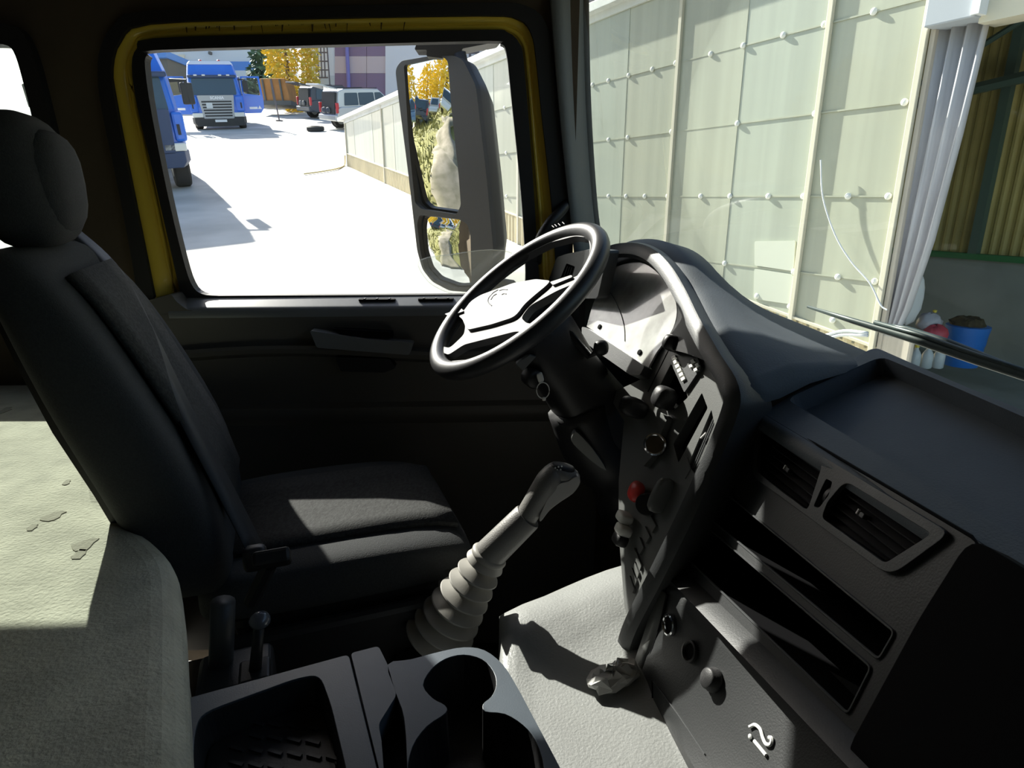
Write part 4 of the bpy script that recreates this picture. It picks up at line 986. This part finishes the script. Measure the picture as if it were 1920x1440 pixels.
# --- things in the opening
rp = thing('blue_barrel', aty(1802, 690, 5.6), 'blue plastic barrel heaped with rubbish in the shed', 'barrel')
bp0 = aty(1800, 684, 5.6)
mk('barrel', *lathe(bp0, TZ, [(0, .135), (.02, .14), (.3, .165), (.34, .172), (.37, .175), (.375, .16)], 28), 'barrel_blue', rp, smooth=50)
vs, fs = cushion(bp0 + TZ * .39, (.14, 0, 0), (0, .14, 0), (0, 0, .05), 2.2, 8)
mk('rubbish', [v + V((random.uniform(-.02, .02), random.uniform(-.02, .02), random.uniform(-.02, .025))) for v in vs], fs, 'rubbish', rp)
mk('sticker', *lathe(bp0 + TZ * .20, TZ, [(0, .1585), (.05, .1625)], 40, cap=False)[0:2], 'barrel_blue', rp)
bg = thing('grey_bag', aty(1745, 650, 5.5), 'grey plastic bag knotted on top beside the blue barrel', 'bag')
vs, fs = cushion(aty(1742, 605, 5.5), (.10, 0, 0), (0, .08, 0), (0, 0, .09), 2.1, 9)
mk('bag', [v + V((random.uniform(-.012, .012), random.uniform(-.012, .012), random.uniform(-.012, .012))) for v in vs], fs, 'bag_grey', bg, smooth=180)
mk('knot', *lathe(aty(1752, 588, 5.5), TZ, [(-.02, .02), (.0, .012), (.03, .018), (.035, .004)], 10), 'bottle_cap', bg)
vs, fs = cushion(aty(1752, 630, 5.42), (.10, 0, 0), (0, .09, 0), (0, 0, .10), 2.2, 9)
tag(mk('red_bag', [v + V((random.uniform(-.014, .014), random.uniform(-.014, .014), random.uniform(-.014, .014))) for v in vs], fs, 'bag_red', smooth=180), 'red plastic bag slumped in front of the grey bag', 'bag')
vs, fs = cushion(aty(1702, 558, 5.45), (.12, 0, 0), (0, .08, 0), (0, 0, .24), 2.3, 10)
tag(mk('draped_sheet', [v + V((random.uniform(-.012, .012), random.uniform(-.012, .012), random.uniform(-.012, .012))) for v in vs], fs, 'wall_white', smooth=180), 'white plastic sheet bundled beside the strip curtain', 'sheet')
for u, lab in ((1712, 'clear plastic bottle nearest the strip curtain'), (1735, 'clear plastic bottle standing in the middle of three'), (1757, 'clear plastic bottle nearest the blue barrel')):
    q = aty(u, 690, 5.25)
    bo = thing('plastic_bottle', q, lab, 'bottle', 'bottles by the shed opening')
    mk('body', *lathe(q, TZ, [(0, .035), (.01, .045), (.12, .045), (.15, .03), (.17, .016), (.19, .016)], 14), 'bottle', bo, smooth=60)
    mk('cap', *lathe(q + TZ * .185, TZ, [(0, .018), (.02, .018), (.022, .012)], 12), 'bottle_cap', bo)
h = mk('hanging_rope', *tube(spline([SWF.p(*SWF.px(u, v), .06) for u, v in ((1548, 300), (1552, 370), (1575, 440), (1605, 490), (1640, 530), (1660, 570), (1672, 580))], 5), .006, 6), 'hose_white', None); tag(h, 'thin pale rope hanging in a curve across the sheets', 'rope')
for pts_, lab in (([(1560, 628), (1600, 618), (1645, 622)], 'upper white hose near the shed corner behind the wiper'), ([(1556, 640), (1590, 626), (1645, 626)], 'lower white hose near the shed corner behind the wiper')):
    h = mk('white_hose', *tube(spline([SWF.p(*SWF.px(u, v), .12) for u, v in pts_], 4), .014, 8), 'hose_white', None, smooth=180); tag(h, lab, 'hose', 'hoses at the shed corner')
h = mk('yellow_hose', *tube(spline([atz(570, 326, .6) * 0 + on(u, v, (0, 0, gz(0) + .03), (0, -.17, 1)) for u, v in ((570, 326), (600, 322), (632, 316), (646, 309))] + [SWF.p(*SWF.px(652, 292), .08)], 4), .02, 6), 'hose_yellow', None); tag(h, 'yellow hose lying on the concrete at the end of the shed', 'hose')
# --- vehicles
NG = V((0, -.17, 1)).normalized(); SG = V((0, 1, .17)).normalized(); XG = V((1, 0, 0))
class Local:
    def __init__(s, o, yaw):
        s.o = V(o); c, n = math.cos(yaw), math.sin(yaw)
        s.x = XG * c + SG * n; s.y = SG * c - XG * n; s.z = NG
    def p(s, x, y, z): return s.o + s.x * x + s.y * y + s.z * z
    def box(s, x0, x1, y0, y1, z0, z1): return box(s.p((x0 + x1) / 2, (y0 + y1) / 2, (z0 + z1) / 2), s.x * (x1 - x0) / 2, s.y * (y1 - y0) / 2, s.z * (z1 - z0) / 2)
    def fr(s, x, y, z): return Frame(s.p(x, y, z), s.x, s.z, -s.y)
def wheel(lo, x, y, r, w, par, rimm='truck_silver'):
    t = mk('wheel', *lathe(lo.p(x - w / 2, y, r), lo.x, [(0, r * .55), (0, r * .93), (w * .12, r), (w * .88, r), (w, r * .93), (w, r * .55)], 24), 'tyre', par, smooth=40)
    mk('rim', *lathe(lo.p(x - w / 2 - .005, y, r), lo.x, [(0, r * .56), (.03, r * .5), (w - .02, r * .5), (w + .01, r * .56)], 18), rimm, t, smooth=40)
def lorry(o, yaw, label, k, open_doors, shaded_front, lift=0):
    lo = Local(o, yaw); z = lambda a: a * k + lift
    t = thing('lorry', o, label, 'truck', 'blue trucks parked in the yard')
    W_ = 1.15
    rings = []
    for zz, hw, y0 in ((.50, 1.17, .03), (1.0, 1.17, 0), (1.55, 1.15, .03), (2.25, 1.10, .16), (2.42, 1.08, .2), (2.8, 1.0, .32), (2.95, .9, .55)):
        rings.append([lo.p(x, y, z(zz)) for x, y in ((-hw, y0 + .25), (-hw * .93, y0 + .06), (-hw * .6, y0), (hw * .6, y0), (hw * .93, y0 + .06), (hw, y0 + .25), (hw, 2.1), (-hw, 2.1))])
    mk('cab', *loft(rings), 'truck_blue', t, bevel=.03)
    wf = lo.fr(0, -.01, z(1.9)); wf.y = (lo.z + lo.y * .2).normalized(); wf.n = wf.x.cross(wf.y); wf.n = wf.n if wf.n.dot(lo.y) < 0 else -wf.n
    mk('windscreen', *plate(Frame(lo.p(0, .065, z(1.9)), lo.x, lo.z * .7 + lo.y * .137, -lo.y), rnd([(-.95, -.36), (.95, -.36), (.91, .36), (-.91, .36)], .08), [], .02, -.02), 'truck_glass', t)
    mk('sun_visor', *lo.box(-1.05, 1.05, .0, .25, z(2.28), z(2.40)), 'truck_navy', t, bevel=.03)
    for x in (-.7, -.35, .35, .7): mk('roof_lamp', *lo.box(x - .07, x + .07, -.02, .02, z(2.36), z(2.42)), 'truck_lamp', t)
    mk('roof_cap', *loft([[lo.p(x * 1.02, y, z(zz)) for x, y in ((-hw, y0), (hw, y0), (hw, 2.0), (-hw, 2.0))] for zz, hw, y0 in ((2.84, .98, .36), (2.99, .86, .6))]), 'truck_white', t, bevel=.04)
    gm_ = 'truck_navy' if shaded_front else 'truck_silver'  # navy grille and bumper: dark blue with the shade on the front put in
    gf = lo.fr(0, -.03, z(.95))
    gr_ = mk('grille', *plate(gf, rnd([(-.94, .52), (.94, .52), (.90, -.38), (-.90, -.38)] if shaded_front else [(-.80, z(.58)), (.80, z(.58)), (.66, z(-.46)), (-.66, z(-.46))], .05), [], .03, -.05), gm_, t, bevel=.01)
    nb = 6
    for i in range(nb):
        zz = (.30 - i * .125) * k; hw = .66 - i * .012
        mk('opening', *fbox(gf, -hw, hw, zz - .035, zz + .035, .02, .034), 'truck_black', gr_, bevel=.005)
    mk('emblem_plate', *fbox(gf, -.47, -.2, .02, .26, .03, .04), 'wall_grey', gr_)
    textmesh('lettering', 'SCANIA', Frame(gf.p(.05, .46 * k, 0), lo.x, lo.z, -lo.y), .17, 'truck_white', gr_, .034, .004, bold=.006)
    for s in (-1, 1):
        mk('corner_panel', *lo.box(min(s * (.96 if shaded_front else .82), s * 1.2), max(s * (.96 if shaded_front else .82), s * 1.2), -.02, .5, z(.78), z(1.5)), 'truck_blue', t, bevel=.06)
        hl = mk('headlamp', *lo.box(min(s * .68, s * 1.14), max(s * .68, s * 1.14), -.06, .2, z(.56), z(.76)), 'truck_lamp', t, bevel=.03)
        mk('air_slot', *lo.box(min(s * 1.03, s * 1.09), max(s * 1.03, s * 1.09), -.04, .0, z(.95), z(1.2)), 'truck_black', t)
        mr_ = mk('mirror_arm', *tube([lo.p(s * 1.1, .1, z(2.2)), lo.p(s * 1.38, -.05, z(2.2)), lo.p(s * 1.38, -.05, z(1.7))], .04, 8), 'truck_black', t)
        mk('mirror_head', *lo.box(min(s * 1.26, s * 1.5), max(s * 1.26, s * 1.5), -.08, .04, z(1.65), z(2.15)), 'truck_black', mr_, bevel=.03)
        wheel(lo, s * .98, .85, .48 + lift * .1, .34, t)
    mk('bumper', *loft([[lo.p(x, y, z(zz)) for x, y in ((-hw, .3), (-hw * .9, -.06), (hw * .9, -.06), (hw, .3), (hw, .6), (-hw, .6))] for zz, hw in ((.16, 1.1), (.3, 1.2), (.56, 1.2))]), 'truck_navy' if shaded_front else 'truck_black', t, bevel=.02)
    pf = lo.fr(.05, -.07, z(.40)); npn = mk('number_plate', *fbox(pf, -.26, .26, -.055, .055, 0, .015), 'truck_white', t)
    mk('chassis', *lo.box(-.9, .9, .5, 6.0, .55, .9), 'truck_black', t)
    mk('load_body', *lo.box(-1.2, 1.2, 2.5, 6.4, .95, z(2.3)), 'truck_navy', t, bevel=.03)
    for s in (-1, 1): wheel(lo, s * .95, 4.9, .5, .5, t)
    for s in (-.4, .4):
        mk('beacon', *lathe(lo.p(s, .9, z(2.95)), NG, [(0, .07), (.08, .07), (.1, .03)], 12), 'tail_red', t)
    mk('wiper', *tube([lo.p(-.8, .0, z(1.56)), lo.p(-.1, .03, z(1.68))], .015, 6), 'truck_black', t)
    if open_doors:
        for s in (-1, 1):
            a = math.radians(12 if s > 0 else 28)
            dx = lo.x * (s * math.cos(a)) - lo.y * math.sin(a) * -.3
            dfm = Frame(lo.p(s * 1.17, .30, z(1.0)), dx, lo.z, -lo.y)
            dfm.n = -lo.y
            dd = mk('door', *plate(dfm, rnd([(0, -.30), (.75, -.30), (.92, -.08), (.95, .30), (.90, 1.32), (.05, 1.32)], .04), [rnd([(.1, .58), (.84, .48), (.82, 1.24), (.12, 1.26)], .05)], .03, -.03), 'truck_blue', t, bevel=.01)
            mk('door_glass', *plate(dfm, rnd([(.09, .57), (.85, .47), (.83, 1.25), (.11, 1.27)], .05), [], .005, -.005), 'side_glass', dd)
            mk('door_mark', *plate(dfm, [(.25, -.12), (.62, -.12), (.62, -.02), (.25, -.02)], [], .034, .03), 'truck_white', dd)
            textmesh('door_lettering', '\u25b2', Frame(dfm.p(.72, -.06, 0), dfm.x if s > 0 else -dfm.x, dfm.y, dfm.n), .2, 'truck_white', dd, .034, .002)
    return t
pf_ = on(416, 243, (0, 0, gz(0)), (0, -.17, 1))
lorry(pf_, math.radians(22), 'blue truck with silver grille and both doors open', .985, True, False)
pn = on(262, 366, (0, 0, gz(0)), (0, -.17, 1))
lorry(pn, math.radians(31), 'blue truck with grille darkened for shade, half hidden by the window frame', .86, False, True, .38)
def suv(o, yaw, label, paint, hatch, group='parked off-road cars', nm='estate_car'):
    lo = Local(o, yaw)
    t = thing(nm, o, label, 'car', group)
    body = [(.0, .55), (.02, .95), (.25, 1.02), (3.3, 1.05), (3.6, 1.0), (4.45, .9), (4.6, .75), (4.6, .42), (4.3, .36), (.3, .36)]
    v, f = loft([[lo.p(x, y, z) for y, z in body] for x in (-.9, -.86, .86, .9)]); mk('body', v, f, paint, t, bevel=.05)
    cabin = [(.06, .98), (.22, 1.70), (.5, 1.78), (2.3, 1.76), (3.2, 1.04)]
    mk('cabin', *loft([[lo.p(x * (.93 if z > 1.5 else 1), y, z) for y, z in cabin] for x in (-.84, -.8, .8, .84)]), paint, t, bevel=.04)
    for s in (-1, 1):
        sf = Frame(lo.p(s * .938, 0, 0), lo.y, lo.z - lo.x * s * .08, lo.x * s)
        for q in ([(.42, 1.08), (1.15, 1.08), (1.15, 1.62), (.50, 1.62)], [(1.22, 1.08), (2.05, 1.08), (2.02, 1.62), (1.22, 1.62)], [(2.12, 1.08), (2.98, 1.08), (2.40, 1.62), (2.10, 1.62)]):
            mk('side_window', *plate(sf, rnd(q, .05), [], .012, -.03), 'truck_glass', t)
        wheel(lo, s * .80, .95, .37, .24, t); wheel(lo, s * .80, 3.75, .37, .24, t)
        for yy in (.95, 3.75): mk('arch', *lathe(lo.p(s * .89, yy, .40), lo.x * s, [(0, .44), (.03, .44), (.03, .36)], 22, cap=False), 'car_dark', t)
        mk('roof_rail', *tube([lo.p(s * .7, .5, 1.80), lo.p(s * .7, 2.3, 1.80)], .02, 6), 'truck_black', t)
        mk('tail_lamp', *lo.box(min(s * .78, s * .9), max(s * .78, s * .9), -.03, .1, .75, 1.2), 'tail_red', t, bevel=.02)
    mk('bumper', *lo.box(-.88, .88, -.12, .2, .42, .68), paint, t, bevel=.05)
    if hatch:
        mk('boot_opening', *plate(Frame(lo.p(0, .02, .7), lo.x, lo.z + lo.y * .12, -lo.y), rnd([(-.66, .0), (.66, .0), (.62, .95), (-.62, .95)], .06), [], .06, -.2), 'truck_black', t)
        mk('tailgate', *plate(Frame(lo.p(0, .25, 1.76), lo.x, -lo.y + lo.z * .25, lo.z), rnd([(-.7, 0), (.7, 0), (.68, .95), (-.68, .95)], .08), [], .03, -.03), paint, t, bevel=.01)
        for x in (-.3, .1): mk('cargo', *cushion(lo.p(x, -.06, .86), lo.x * .2, lo.y * .06, lo.z * .14, 3, 6), 'car_dark', t)
    else:
        mk('rear_window', *plate(Frame(lo.p(0, .10, 1.3), lo.x, lo.z + lo.y * .2, -lo.y), rnd([(-.68, -.22), (.68, -.22), (.62, .32), (-.62, .32)], .06), [], .06, -.1), 'truck_glass', t)
    return t
def onground(u, v): return on(u, v, (0, 0, gz(0)), (0, -.17, 1))
suv(onground(614, 245) + V((0, .6, .1)), math.radians(-48), 'silver off-road car with its tailgate open at the end of the shed', 'car_silver', True)
suv(onground(562, 225) + V((0, 1.2, .2)), math.radians(-48), 'dark off-road car with raised tailgate behind the silver car', 'car_dark', True)
ty = onground(592, 246)
v, f = lathe(ty, NG, [(0, .22), (.0, .34), (.04, .40), (.18, .40), (.22, .34), (.22, .22)], 22, cap=False)
tag(mk('loose_tyre', v, f, 'tyre', None, smooth=50), 'black tyre lying flat on the concrete', 'tyre')
pl_ = thing('sign_pole', onground(524, 227), 'thin dark pole standing on the yard', 'pole')
pb = onground(524, 227)
mk('pole', *tube([pb, pb + TZ * 2.2 + V((-.25, 0, 0))], .04, 8), 'ladder_steel', pl_)
mk('foot', *lathe(pb, TZ, [(0, .2), (.04, .2), (.06, .05)], 14), 'ladder_steel', pl_)
# --- skip, buildings and trees at the back
cb = thing('orange_skip', onground(515, 196) + V((0, 5, .85)), 'rusty orange skip at the edge of the yard', 'skip')
yb = 43.6
def bp(u, v, y=yb): return aty(u, v, y)
fo = Frame((0, yb, 0), (1, 0, 0), (0, 0, 1), (0, -1, 0))
mk('side', *plate(fo, fo.poly([(486, 147), (533, 147), (545, 190), (486, 190)]), [], 0, -1.8), 'container_orange', cb, bevel=.04)
for u in (492, 508, 524): mk('stiffener', *tube([fo.p(*fo.px(u, 149), .06), fo.p(*fo.px(u + 7, 189), .06)], .06, 6), 'dark_shed', cb)
mk('base', *plate(fo, fo.poly([(484, 189), (547, 189), (547, 197), (484, 197)]), [], .1, -1.8), 'dark_shed', cb)
fb = Frame((0, 62, 0), (1, 0, 0), (0, 0, 1), (0, -1, 0))
b1 = thing('grey_hall', fb.p(*fb.px(390, 190)), 'pale grey hall with blue bands behind the parked trucks', 'building')
mk('wall', *plate(fb, fb.poly([(150, 60), (490, 60), (490, 230), (150, 230)]), [], 0, -10), 'wall_grey', b1)
for q in ([(310, 116), (480, 116), (480, 150), (310, 150)], ):
    mk('band', *plate(fb, fb.poly(q), [], .15, 0), 'stripe_blue', b1)
mk('band', *plate(fb, fb.poly([(440, 133), (476, 133), (476, 148), (440, 148)]), [], .25, .1), 'wall_grey', b1)
mk('window', *plate(fb, fb.poly([(336, 103), (347, 103), (347, 116), (336, 116)]), [], .2, 0), 'cream_paint', b1)
mk('lamp', *plate(fb, fb.poly([(394, 98), (398, 98), (398, 103), (394, 103)]), [], .4, 0), 'dark_shed', b1)
f0 = Frame((0, 50, 0), (1, 0, 0), (0, 0, 1), (0, -1, 0))
b0 = thing('dark_shed', f0.p(*f0.px(296, 190)), 'dark brown shed roof behind the nearest truck', 'building')
mk('wall', *plate(f0, f0.poly([(230, 110), (314, 110), (314, 220), (230, 220)]), [], 0, -6), 'dark_shed', b0)
mk('roof', *plate(f0, f0.poly([(226, 98), (316, 97), (318, 110), (226, 112)]), [], .4, -6.2), 'stripe_blue', b0)
f2 = Frame((0, 52, 0), (1, 0, 0), (0, 0, 1), (0, -1, 0))
b2 = thing('purple_hall', f2.p(*f2.px(680, 210)), 'tall hall with purple and pink cladding behind the cars', 'building')
mk('white_wall', *plate(f2, f2.poly([(564, 40), (628, 40), (628, 235), (566, 235)]), [], 0, -10), 'wall_white', b2)
mk('grey_plinth', *plate(f2, f2.poly([(568, 142), (630, 142), (630, 235), (568, 235)]), [], .08, 0), 'wall_grey', b2)
for q in ([(569, 80), (574, 80), (574, 95), (569, 95)], [(577, 80), (582, 80), (582, 95), (577, 95)], [(575, 147), (579, 147), (579, 168), (575, 168)], [(588, 147), (593, 147), (593, 168), (588, 168)]):
    wq = mk('window', *plate(f2, f2.poly(q), [], .2, 0), 'window_dark', b2)
for i, (v0, v1, m_) in enumerate(((20, 84, 'clad_pink'), (84, 106, 'clad_purple'), (106, 138, 'clad_pink'), (138, 187, 'clad_purple'), (187, 235, 'clad_purple'))):
    for u0, u1 in ((628, 653), (653, 688), (688, 724)):
        mk('cladding_panel', *plate(f2, f2.poly([(u0 + .3, v0), (u1 - .3, v0), (u1 - .3, v1 - .3), (u0 + .3, v1 - .3)]), [], .1, -.2), m_, b2)
mk('back_wall', *plate(f2, f2.poly([(628, 10), (724, 10), (724, 235), (628, 235)]), [], -.15, -9), 'clad_purple', b2)
mk('white_bay', *plate(f2, f2.poly([(724, -60), (1000, -60), (1000, 235), (724, 235)]), [], .3, -9), 'clad_white', b2)
mk('orange_bay', *plate(f2, f2.poly([(1000, -120), (1330, -120), (1330, 235), (1000, 235)]), [], .3, -9), 'clad_pink', b2)
mk('drain_pipe', *tube([f2.p(*f2.px(650, 40), .3), f2.p(*f2.px(656, 170), .3)], .14, 8), 'pipe_violet', b2)
ld = mk('ladder', *mjoin(*[tube([f2.p(*f2.px(u, 60), 1.0), f2.p(*f2.px(u + (8 if u > 615 else 4), 150 if u < 615 else 172), 1.0)], .05, 6) for u in (601, 607, 613, 618)]), 'ladder_steel', b2)
for v in (88, 104, 120, 136, 150): mk('rung', *tube([f2.p(*f2.px(598, v), 1.0), f2.p(*f2.px(622, v), 1.0)], .05, 6), 'ladder_steel', ld)
mk('bracket', *mjoin(tube([f2.p(*f2.px(882, 60), 1.0), f2.p(*f2.px(883, 118), 1.0)], .10, 6), tube([f2.p(*f2.px(872, 104), 1.0), f2.p(*f2.px(900, 104), 1.0)], .10, 6)), 'ladder_steel', b2)
def foliage(c, rx, ry, rz, n, size, cone=False):
    vs, fs = [], []
    for i in range(n):
        while True:
            a, b, d = (random.uniform(-1, 1) for _ in range(3))
            r = a * a + b * b + d * d
            if cone:
                if (a * a + b * b) ** .5 < (1 - d) / 2 + .05: break
            elif .25 < r < 1: break
        p = V(c) + V((a * rx, b * ry, d * rz)); s = size * random.uniform(.6, 1.4)
        u = V((random.uniform(-1, 1), random.uniform(-1, 1), random.uniform(-.6, .6))).normalized(); w = u.orthogonal().normalized() * random.uniform(.5, 1)
        k = len(vs); vs += [p - u * s, p + w * s * .6, p + u * s, p - w * s * .6]; fs.append((k, k + 1, k + 2, k + 3))
    return vs, fs
def tree(nm, base, h, c, rx, ry, rz, n, size, m_, label, cone=False, group=None):
    t = thing(nm, base, label, 'tree', group)
    mk('trunk', *tube([base, V(base) + TZ * h * .5, V(base) + TZ * h * .9], [.16, .12, .04], 8), 'bark', t, smooth=180)
    tag(mk('foliage', *foliage(c, rx, ry, rz, n, size, cone), m_, t), None, None, None, 'stuff')
    return t
b = bp(500, 180, 56); tree('spruce', b, 9, bp(500, 110, 56), 2.4, 2.4, 4.6, 2600, .3, 'spruce', 'dark green spruce beside the yellow tree', True)
b = bp(545, 195, 48); tree('birch', b, 8, bp(548, 118, 48), 1.9, 1.9, 3.6, 2600, .2, 'birch_leaf', 'bright yellow autumn birch in front of the hall')
# --- bank behind the truck that the wing mirror shows
def bank_x0(y): return -5.5 - max(0, y - 4) * 1.7
def bank_z(x, y):
    d = bank_x0(y) - x
    if d < 0: d = 0
    z = gz(y) * max(0, 1 - d / 8) + (-.35 + .22 * d if d < 8 else 1.41 + .13 * (d - 8)) * min(1, d / 2)
    return z + .16 * math.sin(x * 1.3 + y * .7) * min(1, d / 4) + .12 * math.sin(x * .5 - y * 1.9) * min(1, d / 4)
def track_y(x): d = -5.5 - x; return 2.35 + .075 * d - .035 * max(0, d - 4) + .22 * math.sin(d * .33)
rows = []
for i in range(45):
    y = -22 + 34 * i / 44
    rows.append([V((x, y, bank_z(x, y) - .05)) for x in [bank_x0(y) - 42 * (j / 40) ** 1.3 for j in range(41)]])
struct('ground_bank', gridsurf(rows), 'grass', 'grassy bank behind the truck', smooth=180)
rows = []
for i in range(41):
    x = -5.8 - 15 * i / 40; yc = track_y(x); wd_ = 1.0 + .16 * math.sin(i * .9) - .012 * i
    rows.append([V((x, yc + wd_ * s, bank_z(x, yc + wd_ * s) + .03)) for s in (-1, -.6, -.2, .2, .6, 1)])
struct('ground_path', gridsurf(rows), 'sand', 'sandy track running up the grassy bank', smooth=180, solid=.05)
vs, fs = [], []
for i in range(7000):
    x = -8 - 26 * random.random() ** 1.2; y = random.uniform(-10, 9)
    if bank_x0(y) - x < .5 or (abs(y - track_y(x)) < .9 and x > -21): continue
    z = bank_z(x, y); hgt = random.uniform(.1, .3); a = random.uniform(0, 6.28); k = len(vs)
    dx, dy = math.cos(a) * .06, math.sin(a) * .06
    vs += [V((x - dx, y - dy, z - .05)), V((x + dx, y + dy, z - .05)), V((x + dx * 2, y + random.uniform(-.08, .08), z + hgt))]; fs.append((k, k + 1, k + 2))
tag(mk('grass_tufts', vs, fs, 'grass'), 'tufts of dry grass growing on the bank', 'grass', None, 'stuff')
for i in range(11):
    x = -38 - 3 * (i % 3); y = -11 + 2.4 * i; b = V((x, y, bank_z(x, y)))
    tree('bank_birch', b, 5, b + TZ * 3.2, 2.2, 1.7, 3.0, 900, .26, 'birch_leaf', 'yellow birch at the top of the bank, seen in the mirror', False, 'yellow birches along the top of the bank')
for i, (x, y, yw, p_, lab) in enumerate(((-22, 6.2, 85, 'car_dark', 'dark car parked lowest on the grassy bank'), (-26, 3.2, 100, 'car_white', 'white car parked on the bank beside the track'), (-27.5, 8.4, 95, 'car_blue', 'blue car parked on the bank above the dark car'), (-31, 1.0, 85, 'car_white', 'white car parked high on the bank beside the silver car'), (-32, 5.6, 90, 'car_silver', 'silver car parked below the birches'))):
    suv(V((x, y, bank_z(x, y) + .02)), math.radians(yw), lab, p_, False, 'cars parked on the bank', 'parked_car')
